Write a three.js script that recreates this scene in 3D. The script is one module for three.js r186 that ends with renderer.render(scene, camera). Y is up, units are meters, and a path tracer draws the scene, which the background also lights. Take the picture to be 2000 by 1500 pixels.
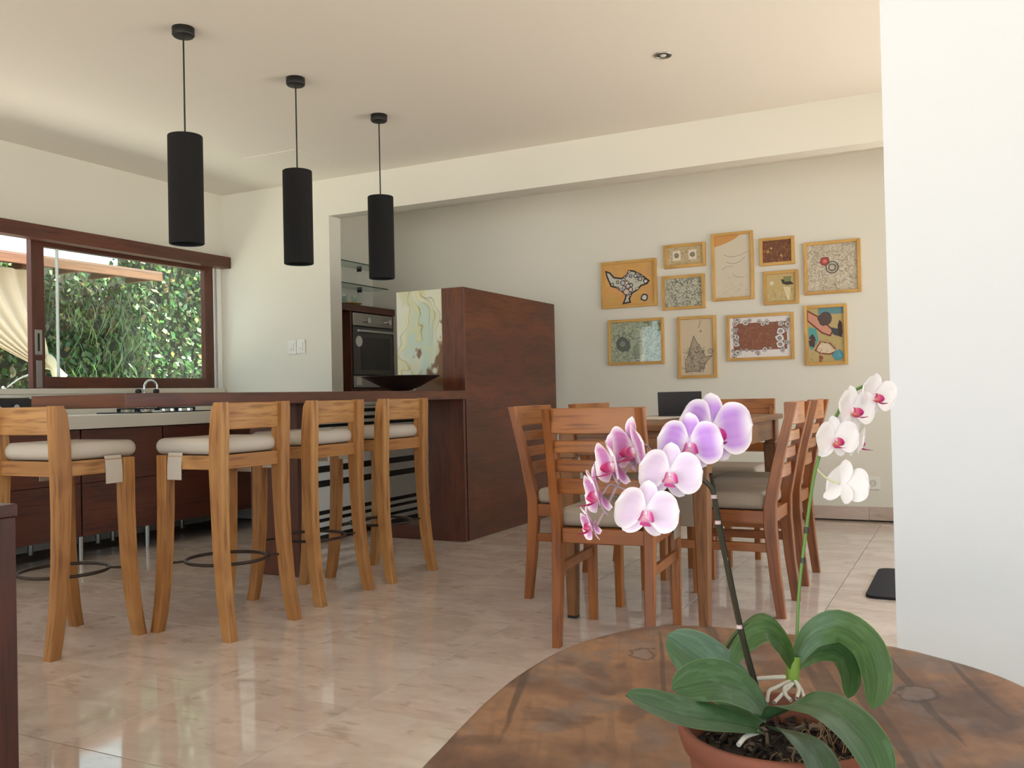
import * as THREE from 'three';
import { RoundedBoxGeometry } from 'three/addons/geometries/RoundedBoxGeometry.js';
import { mergeGeometries, toCreasedNormals, mergeVertices } from 'three/addons/utils/BufferGeometryUtils.js';

// ---------------------------------------------------------------- camera, sky, sun, exposure
const scene = new THREE.Scene();
const camera = new THREE.PerspectiveCamera(45.69, 4 / 3, 0.05, 200);
camera.rotation.order = 'YXZ';
camera.position.set(0, 1.0, 0);
camera.rotation.set(THREE.MathUtils.degToRad(0.752), THREE.MathUtils.degToRad(26.776), THREE.MathUtils.degToRad(-1.248));
scene.add(camera);
scene.background = new THREE.Color().setRGB(0.74, 0.88, 1.0);
scene.backgroundIntensity = 5.5;
const sun = new THREE.DirectionalLight(new THREE.Color().setRGB(1.0, 0.96, 0.90), 60);
sun.position.set(-4 + 0.29 * 30, 0.945 * 30, -4 + 0.138 * 30);
sun.target.position.set(-4, 0, -4);
sun.castShadow = true;
sun.shadow.mapSize.set(4096, 4096);
Object.assign(sun.shadow.camera, { left: -14, right: 14, top: 14, bottom: -14, near: 1, far: 60 });
scene.add(sun, sun.target);
const renderer = new THREE.WebGLRenderer();
renderer.toneMapping = THREE.LinearToneMapping;
renderer.toneMappingExposure = 0.47;
renderer.shadowMap.enabled = true;

// ---------------------------------------------------------------- helpers
let seed = 12345;
function rnd() { seed = (seed * 1664525 + 1013904223) >>> 0; return seed / 4294967296; }
const rr = (a, b) => a + (b - a) * rnd();
const V = (x, y, z) => new THREE.Vector3(x, y, z);
const clamp = (x, a, b) => Math.min(b, Math.max(a, x));
const smooth = (a, b, x) => { const t = clamp((x - a) / (b - a), 0, 1); return t * t * (3 - 2 * t); };
function hash(x, y, s) { let h = (x * 374761393 + y * 668265263 + s * 2147483647) | 0; h = Math.imul(h ^ (h >>> 13), 1274126177); return ((h ^ (h >>> 16)) >>> 0) / 4294967296; }
function noise(x, y, s = 1) {
  const xi = Math.floor(x), yi = Math.floor(y), fx = x - xi, fy = y - yi, ux = fx * fx * (3 - 2 * fx), uy = fy * fy * (3 - 2 * fy);
  const a = hash(xi, yi, s), b = hash(xi + 1, yi, s), c = hash(xi, yi + 1, s), d = hash(xi + 1, yi + 1, s);
  return a + (b - a) * ux + (c - a) * uy + (a - b - c + d) * ux * uy;
}
function fbm(x, y, s = 1, o = 4) { let v = 0, a = 0.5, n = 0; for (let i = 0; i < o; i++) { v += a * noise(x, y, s + i); n += a; x *= 2.03; y *= 2.03; a *= 0.5; } return v / n; }
function makeTex(w, h, fn, srgb = true) {
  const d = new Uint8Array(w * h * 4);
  for (let j = 0; j < h; j++) for (let i = 0; i < w; i++) {
    const c = fn(i / w, j / h), k = (j * w + i) * 4;
    d[k] = clamp(c[0], 0, 255); d[k + 1] = clamp(c[1], 0, 255); d[k + 2] = clamp(c[2], 0, 255); d[k + 3] = 255;
  }
  const t = new THREE.DataTexture(d, w, h);
  t.wrapS = t.wrapT = THREE.MirroredRepeatWrapping; t.magFilter = THREE.LinearFilter; t.minFilter = THREE.LinearMipmapLinearFilter;
  if (srgb) t.colorSpace = THREE.SRGBColorSpace;
  t.needsUpdate = true; return t;
}
const mix3 = (a, b, t) => [a[0] + (b[0] - a[0]) * t, a[1] + (b[1] - a[1]) * t, a[2] + (b[2] - a[2]) * t];
// wood: grain runs along u, one texture covers 1 m
function woodTex(light, mid, dark, s, fine = 1, w = 512, h = 512) {
  return makeTex(w, h, (u, v) => {
    const warp = fbm(u * 2.2, v * 5, s, 3) * 1.6;
    const ring = 0.5 + 0.5 * Math.sin((v * 22 * fine + warp * 6) * 2.0);
    const g = fbm(u * 7, v * 120 * fine, s + 9, 3), b = fbm(u * 1.5, v * 7, s + 20, 3);
    let c = mix3(mid, light, smooth(0.25, 0.8, b));
    c = mix3(c, dark, 0.30 * ring * smooth(0.3, 0.8, warp / 1.2) + 0.55 * smooth(0.5, 0.85, g));
    return c;
  });
}
const RGB = (r, g, b) => new THREE.Color(r / 255, g / 255, b / 255).convertSRGBToLinear();
const mat = (r, g, b, rough = 0.6, o = {}) => new THREE.MeshPhysicalMaterial({ color: new THREE.Color().setRGB(r / 255, g / 255, b / 255, THREE.SRGBColorSpace), roughness: rough, ...o });
const tmat = (map, rough = 0.5, o = {}) => new THREE.MeshPhysicalMaterial({ map, roughness: rough, ...o });

const used = {};
function numbered(n) { if (!(n in used)) { used[n] = 0; return n; } used[n]++; return n + '_' + String(used[n]).padStart(3, '0'); }
function setData(o, label, category, group, kind) { if (label) o.userData.label = label; if (category) o.userData.category = category; if (group) o.userData.group = group; if (kind) o.userData.kind = kind; return o; }
function thing(name, label, category, pos = [0, 0, 0], turn = 0, group) {
  const g = new THREE.Group(); g.name = numbered(name); g.position.set(...pos); g.rotation.y = turn; scene.add(g);
  return setData(g, label, category, group);
}
function part(parent, name, geo, m, pos, label) {
  const o = new THREE.Mesh(geo, m); o.name = name; if (pos) o.position.set(...pos); parent.add(o); if (label) o.userData.label = label; return o;
}
// part given in world coordinates under an unrotated thing
function wpart(parent, name, geo, m, label) {
  let p = parent, off = V(0, 0, 0); while (p && p !== scene) { off.add(p.position); p = p.parent; }
  geo.translate(-off.x, -off.y, -off.z); return part(parent, name, geo, m, null, label);
}
function solo(name, geo, m, label, category, group) { const o = new THREE.Mesh(geo, m); o.name = numbered(name); scene.add(o); return setData(o, label, category, group); }
function struct(name, geo, m, label, category) { const o = new THREE.Mesh(geo, m); o.name = name; scene.add(o); o.userData.kind = 'structure'; if (label) setData(o, label, category); return o; }
const merge = (a) => mergeGeometries(a.map((g) => { const q = g.index ? g.toNonIndexed() : g; for (const k of Object.keys(q.attributes)) if (!['position', 'normal', 'uv'].includes(k)) q.deleteAttribute(k); return q; }));
// uv by face direction in metres; grain axis gets u
function boxUV(g, axis = null, scale = 1, rand = true) {
  g = g.index ? g.toNonIndexed() : g; g.computeBoundingBox(); const s = g.boundingBox.getSize(V(0, 0, 0));
  if (axis === null) axis = s.x >= s.y && s.x >= s.z ? 0 : s.y >= s.z ? 1 : 2;
  const p = g.attributes.position, n = g.attributes.normal, uv = new Float32Array(p.count * 2), ou = rand ? rnd() * 7 : 0, ov = rand ? rnd() * 7 : 0;
  for (let i = 0; i < p.count; i++) {
    const c = [p.getX(i), p.getY(i), p.getZ(i)], a = [Math.abs(n.getX(i)), Math.abs(n.getY(i)), Math.abs(n.getZ(i))];
    const k = a[0] > a[1] && a[0] > a[2] ? 0 : a[1] > a[2] ? 1 : 2; let u, v;
    if (k === axis) { u = c[(axis + 1) % 3] * 0.3; v = c[(axis + 2) % 3]; } else { u = c[axis]; v = c[3 - axis - k]; }
    uv[i * 2] = u * scale + ou; uv[i * 2 + 1] = v * scale + ov;
  }
  g.setAttribute('uv', new THREE.BufferAttribute(uv, 2)); return g;
}
// box between two corners, softened edges
function bx(x0, y0, z0, x1, y1, z1, r = 0.004, axis = null, scale = 1, rand = true) {
  const w = Math.abs(x1 - x0), h = Math.abs(y1 - y0), d = Math.abs(z1 - z0), m = Math.min(w, h, d);
  let g = r > 0 && m > 2.5 * r ? new RoundedBoxGeometry(w, h, d, 1, r) : new THREE.BoxGeometry(w, h, d);
  g.translate((x0 + x1) / 2, (y0 + y1) / 2, (z0 + z1) / 2);
  return boxUV(g, axis, scale, rand);
}
// skin through rings of points (each ring the same count), capped
function loft(rings, { caps = true, crease = 0.7, scale = 1 } = {}) {
  const pos = [], uv = [], n = rings[0].length, ou = rnd() * 7, ov = rnd() * 7; let L = 0; const len = [0];
  for (let i = 1; i < rings.length; i++) { L += rings[i][0].distanceTo(rings[i - 1][0]); len.push(L); }
  const per = [0]; for (let j = 0; j < n; j++) per.push(per[j] + rings[0][j].distanceTo(rings[0][(j + 1) % n]));
  const put = (p, u, v) => { pos.push(p.x, p.y, p.z); uv.push(u * scale + ou, v * scale + ov); };
  for (let i = 0; i + 1 < rings.length; i++) for (let j = 0; j < n; j++) {
    const a = rings[i][j], b = rings[i][(j + 1) % n], c = rings[i + 1][(j + 1) % n], d = rings[i + 1][j];
    put(a, len[i], per[j]); put(b, len[i], per[j + 1]); put(c, len[i + 1], per[j + 1]);
    put(a, len[i], per[j]); put(c, len[i + 1], per[j + 1]); put(d, len[i + 1], per[j]);
  }
  if (caps) for (const [r, flip, l] of [[rings[0], true, 0], [rings[rings.length - 1], false, L]]) {
    const c = V(0, 0, 0); for (const p of r) c.add(p); c.divideScalar(n);
    for (let j = 0; j < n; j++) { const a = r[j], b = r[(j + 1) % n]; put(c, l, 0); if (flip) { put(b, l + 0.01, 0.02); put(a, l + 0.01, 0); } else { put(a, l + 0.01, 0); put(b, l + 0.01, 0.02); } }
  }
  let vol = 0; const tri = V(0, 0, 0), t1 = V(0, 0, 0), t2 = V(0, 0, 0);
  for (let i = 0; i < pos.length; i += 9) { tri.fromArray(pos, i); t1.fromArray(pos, i + 3); t2.fromArray(pos, i + 6); vol += tri.dot(t1.cross(t2)); }
  if (vol < 0) for (let i = 0; i < pos.length / 3; i += 3) { for (let k = 0; k < 3; k++) [pos[i * 3 + 3 + k], pos[i * 3 + 6 + k]] = [pos[i * 3 + 6 + k], pos[i * 3 + 3 + k]]; for (let k = 0; k < 2; k++) [uv[i * 2 + 2 + k], uv[i * 2 + 4 + k]] = [uv[i * 2 + 4 + k], uv[i * 2 + 2 + k]]; }
  let g = new THREE.BufferGeometry();
  g.setAttribute('position', new THREE.Float32BufferAttribute(pos, 3)); g.setAttribute('uv', new THREE.Float32BufferAttribute(uv, 2));
  g.computeVertexNormals();
  return toCreasedNormals(g, crease);
}
// upright post of chamfered rectangular section: rows of [cx, y, cz, half x, half z]
function post(rows, c = 0.18) {
  return loft(rows.map(([x, y, z, a, b]) => { const k = c * Math.min(a, b) * 2 * 0.5; return [[a, b - k], [a - k, b], [-a + k, b], [-a, b - k], [-a, -b + k], [-a + k, -b], [a - k, -b], [a, -b + k]].map(([p, q]) => V(x + p, y, z + q)); }), { crease: 0.5 });
}
// board that bends along x: sections at x with centre (y, z), half height, half thickness
function board(rows, c = 0.004) {
  return loft(rows.map(([x, y, z, h, t]) => [[h - c, t], [h, t - c], [h, -t + c], [h - c, -t], [-h + c, -t], [-h, -t + c], [-h, t - c], [-h + c, t]].map(([p, q]) => V(x, y + p, z + q))), { crease: 0.5 });
}
function tube(pts, r, seg = 24, rad = 8) { const c = new THREE.CatmullRomCurve3(pts.map((p) => V(...p))); return new THREE.TubeGeometry(c, seg, r, rad, false); }
function lathe(pts, seg = 48) { return new THREE.LatheGeometry(pts.map(([x, y]) => new THREE.Vector2(x, y)), seg); }
function cushionGeo(w, h, d, r, puff, seg = 6) {
  const g = new RoundedBoxGeometry(w, h, d, seg, r), p = g.attributes.position;
  for (let i = 0; i < p.count; i++) { const x = p.getX(i) / (w / 2), z = p.getZ(i) / (d / 2), y = p.getY(i); const k = Math.max(0, 1 - x * x) * Math.max(0, 1 - z * z); if (y > 0) p.setY(i, y + puff * k); }
  g.computeVertexNormals(); return boxUV(g, 0);
}

// ---------------------------------------------------------------- materials
const T = {
  teak: woodTex([200, 150, 92], [180, 126, 70], [122, 74, 36], 3),
  chair: woodTex([172, 108, 50], [150, 86, 36], [102, 54, 22], 14),
  table: woodTex([158, 110, 66], [134, 88, 50], [94, 58, 32], 25),
  dark: woodTex([108, 58, 38], [88, 46, 31], [58, 30, 22], 36),
  bar: woodTex([112, 64, 42], [94, 52, 35], [62, 36, 27], 47),
  frame: woodTex([216, 172, 96], [200, 154, 78], [170, 122, 54], 58),
  fascia: woodTex([132, 92, 66], [114, 78, 54], [84, 56, 40], 69),
};
// marble with soft cloudy veins, 2 m per texture
T.marble = makeTex(1024, 1024, (u, v) => {
  const w = fbm(u * 5, v * 5, 80, 4), a = fbm(u * 9 + w * 3, v * 16 + w * 2, 83, 5), b = fbm(u * 3, v * 3, 90, 3), f = fbm(u * 60, v * 90, 93, 3);
  let c = mix3([210, 193, 182], [224, 209, 200], smooth(0.3, 0.7, a));
  c = mix3(c, [194, 172, 160], 0.35 * smooth(0.55, 0.8, fbm(u * 7 + 2 * w, v * 18, 97, 4)));
  c = mix3(c, [230, 220, 210], 0.3 * smooth(0.5, 0.75, b));
  c = mix3(c, [178, 156, 138], 0.4 * smooth(0.66, 0.8, fbm(u * 22 + w * 3, v * 50, 99, 4)));
  return c.map((x) => x + (f - 0.5) * 12);
});
const weave = makeTex(256, 256, (u, v) => { const k = 128 + 60 * Math.sin(u * 256 * 0.8) * Math.sin(v * 256 * 0.8) + (noise(u * 90, v * 90, 5) - 0.5) * 90; return [k, k, k]; }, false);
const plaster = makeTex(512, 512, (u, v) => { const k = 128 + (fbm(u * 40, v * 40, 7, 4) - 0.5) * 160; return [k, k, k]; }, false);
const M = {
  wall: mat(226, 222, 209, 0.85, { bumpMap: plaster, bumpScale: 0.0006 }),
  ceiling: mat(236, 229, 217, 0.9, { bumpMap: plaster, bumpScale: 0.0004 }),
  wallWhite: mat(232, 235, 239, 0.8, { bumpMap: plaster, bumpScale: 0.0006 }),
  teak: tmat(T.teak, 0.48), chair: tmat(T.chair, 0.35), table: tmat(T.table, 0.42), dark: tmat(T.dark, 0.38), bar: tmat(T.bar, 0.35), frame: tmat(T.frame, 0.5), fascia: tmat(T.fascia, 0.6),
  cream: mat(208, 198, 184, 0.95, { bumpMap: weave, bumpScale: 0.0006 }), taupe: mat(164, 150, 134, 0.95, { bumpMap: weave, bumpScale: 0.0006 }),
  iron: mat(70, 60, 56, 0.45, { metalness: 0.8 }), black: mat(22, 20, 20, 0.5), shade: mat(14, 13, 14, 0.95, { bumpMap: weave, bumpScale: 0.0005 }),
  steel: mat(176, 174, 168, 0.32, { metalness: 1 }), chrome: mat(220, 222, 224, 0.12, { metalness: 1 }),
  stone: mat(214, 206, 192, 0.35), white: mat(224, 224, 220, 0.45), plastic: mat(232, 230, 222, 0.4),
  glass: new THREE.MeshPhysicalMaterial({ color: 0xf4fbf8, roughness: 0.02, transmission: 1, thickness: 0, ior: 1.5 }),
  shelfGlass: new THREE.MeshPhysicalMaterial({ color: 0xdceee6, roughness: 0.05, transmission: 1, thickness: 0.008, ior: 1.5, attenuationColor: new THREE.Color(0.5, 0.75, 0.65), attenuationDistance: 0.1 }),
};

// ---------------------------------------------------------------- the room
const H = 2.8, WX = -5.8, WB = -5.95, DW = -7.4;
{ // floor slab with separate marble tiles on it (0.6 m grid)
  const fl = struct('floor', bx(-6.0, -0.16, -7.6, 3.4, -0.012, 2.6, 0, 0), mat(150, 134, 116, 0.7), 'pale beige polished marble tile floor', 'floor');
  const variants = []; for (let k = 0; k < 6; k++) { const g = new RoundedBoxGeometry(0.5975, 0.014, 0.5975, 1, 0.0012); variants.push(boxUV(g, 0, 0.5)); }
  const tileM = [0, 1, 2].map((k) => tmat(T.marble, 0.055, { color: new THREE.Color().setScalar([0.97, 0.95, 0.935][k]), specularIntensity: 1 }));
  for (let i = -8; i <= 8; i++) for (let j = -10; j <= 6; j++) {
    const x = -1.82 + 0.6 * (i + 0.5), z = -2.41 + 0.6 * (j + 0.5);
    if (x < -5.55 || x > 3.2 || z < -7.2 || z > 1.1) continue;
    if (x > 0.3 && z < -2.9) continue;
    if (x > 1.6 && z > -2.6) continue;
    part(fl, 'tile', variants[Math.floor(rnd() * 6)], tileM[Math.floor(rnd() * 3)], [x, -0.007, z]);
  }
}
struct('ceiling', merge([bx(-6.0, H, -2.95, 3.4, H + 0.2, 2.6, 0), bx(-6.0, H, -7.6, 2.1, H + 0.2, -2.95, 0)]), M.ceiling, 'off-white plastered ceiling', 'ceiling');
const wOpen = { z0: -5.925, z1: -2.2, y0: 1.12, y1: 2.2 };
struct('wall_left', merge([bx(-6.0, 0, -7.6, WX, wOpen.y0, 2.6, 0), bx(-6.0, wOpen.y1, -7.6, WX, H, 2.6, 0), bx(-6.0, wOpen.y0, -7.6, WX, wOpen.y1, wOpen.z0, 0), bx(-6.0, wOpen.y0, wOpen.z1, WX, wOpen.y1, 2.6, 0)]), M.wall, 'cream wall around the kitchen window', 'wall');
struct('wall_back', bx(-6.0, 0, DW - 0.2, 0.7, H, DW, 0), M.wall, 'pale wall behind the dining table', 'wall');
struct('wall_kitchen', merge([bx(WX, 0, WB - 0.15, -4.64, H, WB, 0), bx(-4.64, 2.5, WB - 0.15, 0.5, H, WB, 0)]), M.wall, 'cream kitchen wall with beam over the wide opening', 'wall');
struct('wall_pantry', bx(WX, 0, DW, -5.25, H, WB - 0.15, 0), M.wall, 'shaded side wall beside the oven', 'wall');
struct('wall_right', merge([bx(0.5, 0, DW, 0.7, H, -6.95, 0), bx(0.5, 2.5, -6.95, 0.7, H, -3.1, 0), bx(0.5, 0, -3.1, 0.7, H, -2.95, 0)]), M.wall, 'wall with the garden door beside the dining area', 'wall');
struct('wall_front', merge([bx(-0.205, 0, -2.95, 3.4, H, -2.75, 0)]), M.wallWhite, 'bright white wall at the right edge', 'wall');
struct('wall_side', bx(3.2, 0, -2.75, 3.4, H, 2.6, 0), M.wall, 'side wall beside the terrace opening', 'wall');
struct('trim_1', bx(-6.0, 2.55, 2.4, 3.4, H, 2.6, 0), M.wall, 'beam over the terrace opening', 'beam');
{ // stone skirting at the dining wall, in lengths
  const b = struct('baseboard_back', bx(-5.0, 0, DW, 0.5, 0.096, DW + 0.006, 0), mat(150, 134, 118, 0.7), 'beige marble skirting below the pictures', 'baseboard');
  const g = boxUV(new RoundedBoxGeometry(0.598, 0.1, 0.015, 1, 0.0015), 0, 0.5), m = tmat(T.marble, 0.2, { color: new THREE.Color(0.86, 0.8, 0.74) });
  for (let k = 0; k < 9; k++) part(b, 'skirting_tile', g, m, [0.18 - 0.6 * k, 0.0505, DW + 0.0085]);
}
{ // kitchen window: rail above, sliding panel, sill
  const hd = thing('window_header', 'long dark brown wooden header board above the kitchen window', 'header', [WX + 0.05, 2.21, -4.0]);
  hd.name = 'trim_2'; hd.userData.kind = 'structure';
  wpart(hd, 'header_board', bx(WX, 2.155, -5.945, WX + 0.1, 2.252, -1.9, 0.003), M.dark);
  const w = thing('window_1', 'brown framed sliding window panel with one clear glass pane', 'window', [WX - 0.05, 1.12, -5.0]); w.userData.kind = 'structure'; w.name = 'window_1';
  const X0 = WX - 0.07, X1 = WX - 0.02;
  wpart(w, 'stile', bx(X0, 1.125, -4.25, X1, 2.19, -4.15, 0.003), M.dark); wpart(w, 'stile', bx(X0, 1.125, -5.855, X1, 2.19, -5.755, 0.003), M.dark);
  wpart(w, 'bottom_rail', bx(X0, 1.125, -5.755, X1, 1.207, -4.25, 0.003), M.dark); wpart(w, 'top_rail', bx(X0, 2.125, -5.755, X1, 2.19, -4.25, 0.003), M.dark);
  wpart(w, 'pane', bx(X0 + 0.022, 1.207, -5.755, X0 + 0.028, 2.125, -4.25, 0), M.glass);
  wpart(w, 'glazing_bead', bx(X0 + 0.012, 1.207, -4.372, X0 + 0.04, 2.125, -4.366, 0), mat(190, 190, 185, 0.3), 'thin pale glass edge');
  const h1 = wpart(w, 'flush_handle', bx(X1, 1.36, -4.225, X1 + 0.004, 1.535, -4.17, 0.001), M.steel, 'brushed steel flush pull'); wpart(h1, 'recess', bx(X1 + 0.003, 1.385, -4.205, X1 + 0.0055, 1.51, -4.19, 0), M.black);
  wpart(w, 'flush_handle', bx(X1, 1.13, -4.222, X1 + 0.004, 1.32, -4.178, 0.001), M.steel, 'brushed steel flush pull');
  struct('trim_3', bx(-6.02, 1.085, wOpen.z0, WX + 0.03, 1.122, wOpen.z1, 0.003), M.stone, 'pale stone sill below the kitchen window', 'sill');
  struct('trim_4', bx(-6.0, 1.122, -5.925, -5.86, 2.2, -5.9, 0.003), M.white, 'white side lining of the kitchen window', 'lining');
}
{ // glass door to the garden at the right of the dining table
  const d = thing('door_1', 'brown framed glass garden door beside the dining area', 'door', [0.6, 0, -5.0]); d.userData.kind = 'structure'; d.name = 'door_1';
  for (const z of [-6.94, -3.11]) wpart(d, 'jamb', bx(0.56, 0.0, z - 0.01 * Math.sign(z + 5), 0.64, 2.5, z + 0.07 * Math.sign(z + 5) * -1, 0.003), M.dark);
}
// ---------------------------------------------------------------- outdoors
{
  const paving = makeTex(256, 256, (u, v) => { const k = fbm(u * 20, v * 20, 31, 4); return mix3([172, 168, 160], [206, 202, 194], k); });
  const gp = bx(-30, -0.4, -30, 30, -0.17, 30, 0, 0); struct('ground', gp, tmat(paving, 0.9), 'pale stone paving outside the house', 'paving');
  struct('terrace', merge([bx(-6.0, -0.168, 2.6, 8, -0.02, 9, 0, 0), bx(0.7, -0.168, -9, 8, -0.02, -2.95, 0, 0)]), tmat(paving, 0.8), 'pale stone terrace beside the room', 'terrace');
}
{ // creeper-covered garden wall
  const hd = thing('garden_hedge', 'garden wall covered in small-leaved green creeper outside the window', 'hedge', [-8.6, -0.17, -7.0]);
  wpart(hd, 'wall', merge([bx(-8.9, -0.17, -12, -8.6, 3.6, -7.45, 0), bx(-8.9, -0.17, -7.45, -8.6, 2.5, -1.5, 0)]), mat(70, 70, 58, 0.95));
  const lg = new THREE.BufferGeometry();
  lg.setAttribute('position', new THREE.Float32BufferAttribute([0, 0, 0, 0.5, 0.45, 0.10, 0, 0.5, 0, -0.5, 0.45, 0.10, 0, 1, 0.12], 3));
  lg.setIndex([0, 1, 2, 1, 4, 2, 0, 2, 3, 3, 2, 4]); lg.computeVertexNormals();
  const leafM = new THREE.MeshPhysicalMaterial({ color: 0xffffff, roughness: 0.3, transmission: 0.2, thickness: 0, side: THREE.DoubleSide });
  const N = 15000, im = new THREE.InstancedMesh(lg, leafM, N), m4 = new THREE.Matrix4(), q = new THREE.Quaternion(), col = new THREE.Color();
  for (let i = 0; i < N; i++) {
    const deep = i < 8500, edge = i < 500, z = edge ? rr(-7.5, -7.36) : deep ? rr(-10.6, -7.4) : rr(-7.45, -3.0), y = edge ? rr(2.3, 3.65) : deep ? rr(0.3, 3.6) : rr(0.5, 2.5), lump = fbm(z * 2.2, y * 2.2, 70, 3);
    const x = edge ? rr(-8.92, -8.5) : -8.6 + 0.02 + lump * (deep ? 0.26 : 0.2) * (0.35 + rnd()), s = rr(0.035, 0.085);
    q.setFromEuler(new THREE.Euler(rr(-0.9, 0.9), Math.PI / 2 + rr(-0.9, 0.9), Math.PI + rr(-1.1, 1.1), 'YXZ'));
    m4.compose(V(x, y, z), q, V(s * 0.8, s * rr(0.9, 1.5), s)); im.setMatrixAt(i, m4);
    const t = rnd(); if (t < 0.78) col.setRGB(rr(0.035, 0.09), rr(0.08, 0.16), rr(0.02, 0.05)); else if (t < 0.94) col.setRGB(rr(0.14, 0.26), rr(0.22, 0.34), rr(0.08, 0.14)); else col.setRGB(rr(0.24, 0.34), rr(0.18, 0.26), rr(0.07, 0.12));
    im.setColorAt(i, col);
  }
  im.name = 'foliage'; im.userData.kind = 'stuff'; im.position.set(8.6, 0.17, 7.0); hd.add(im);
  // long hanging grass
  const bl = new THREE.BufferGeometry(), bp = [], bi = []; for (let k = 0; k <= 6; k++) { const t = k / 6, w = 0.5 * (1 - t * t); bp.push(-w, -t + 0.18 * Math.sin(t * 3.1), 0.28 * Math.sin(t * 3.1), w, -t + 0.18 * Math.sin(t * 3.1), 0.28 * Math.sin(t * 3.1)); if (k < 6) bi.push(2 * k, 2 * k + 1, 2 * k + 2, 2 * k + 1, 2 * k + 3, 2 * k + 2); }
  bl.setAttribute('position', new THREE.Float32BufferAttribute(bp, 3)); bl.setIndex(bi); bl.computeVertexNormals();
  const gr = new THREE.InstancedMesh(bl, leafM, 260);
  for (let i = 0; i < 260; i++) {
    const z = -6.1 - 1.25 * Math.pow(rnd(), 0.6), y = rr(0.9, 2.35), L = rr(0.25, 0.5);
    q.setFromEuler(new THREE.Euler(0, Math.PI / 2 + rr(-0.8, 0.8), rr(-0.55, 0.55), 'YXZ')); m4.compose(V(-8.36 + rr(-0.05, 0.08), y, z), q, V(rr(0.008, 0.014), L, L)); gr.setMatrixAt(i, m4);
    col.setRGB(rr(0.06, 0.15), rr(0.12, 0.24), rr(0.03, 0.07)); gr.setColorAt(i, col);
  }
  gr.name = 'hanging_grass'; gr.userData.kind = 'stuff'; gr.position.set(8.6, 0.17, 7.0); hd.add(gr);
}
{ // garden pavilion: narrow roof on posts before the hedge
  const p = thing('garden_pavilion', 'garden pavilion roof edge with brown fascia board outside the window', 'pavilion', [-8.2, -0.17, -5.0]);
  const roofM = mat(120, 92, 76, 0.9);
  wpart(p, 'roof', bx(-8.44, 2.415, -7.22, -7.92, 2.445, -2.0, 0.004), roofM);
  wpart(p, 'fascia', bx(-7.96, 2.345, -7.22, -7.92, 2.415, -2.0, 0.003), M.fascia);
  for (let k = 0; k < 12; k++) wpart(p, 'rafter', bx(-8.43, 2.355, -7.2 + k * 0.45, -7.965, 2.414, -7.15 + k * 0.45, 0.003), M.fascia);
  for (const z of [-5.80, -2.6]) wpart(p, 'post', bx(-8.02, -0.17, z, -7.965, 2.354, z + 0.055, 0.003), M.fascia);
}
{ // tied-back curtain at the pavilion post
  const c = thing('tied_curtain', 'cream curtain tied back at the pavilion post outside', 'curtain', [-7.9, 0.5, -5.4]);
  const m = new THREE.MeshPhysicalMaterial({ color: new THREE.Color(0.78, 0.68, 0.5), roughness: 0.95, transmission: 0.25, thickness: 0, side: THREE.DoubleSide });
  const g = new THREE.PlaneGeometry(1, 1, 120, 40), pos = g.attributes.position;
  for (let i = 0; i < pos.count; i++) {
    const a = pos.getX(i) + 0.5, t = 0.5 - pos.getY(i);              // a: 0 at the post; t: 0 at the top
    const s = t * t * (3 - 2 * t), top = -5.92 + a * 1.5, tie = -6.10 + a * 0.12;
    const z = top + (tie - top) * Math.pow(t, 1.5 - 0.5 * a), y = 2.34 - t * (0.98 - 0.02 * a) - 0.10 * a * Math.sin(t * Math.PI) ;
    const x = -8.26 + 0.03 * Math.sin(a * 44 + t * 1.5) * (1 - 0.45 * s);
    pos.setXYZ(i, x, y, z);
  }
  g.computeVertexNormals(); wpart(c, 'drape', g, m);
  const k = lathe([[0.001, 0.14], [0.035, 0.12], [0.05, 0.06], [0.04, 0.0], [0.06, -0.10], [0.075, -0.14]], 20); k.rotateX(0.55); k.translate(-8.26, 1.40, -6.12); wpart(c, 'knot', k, m);
}

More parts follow.
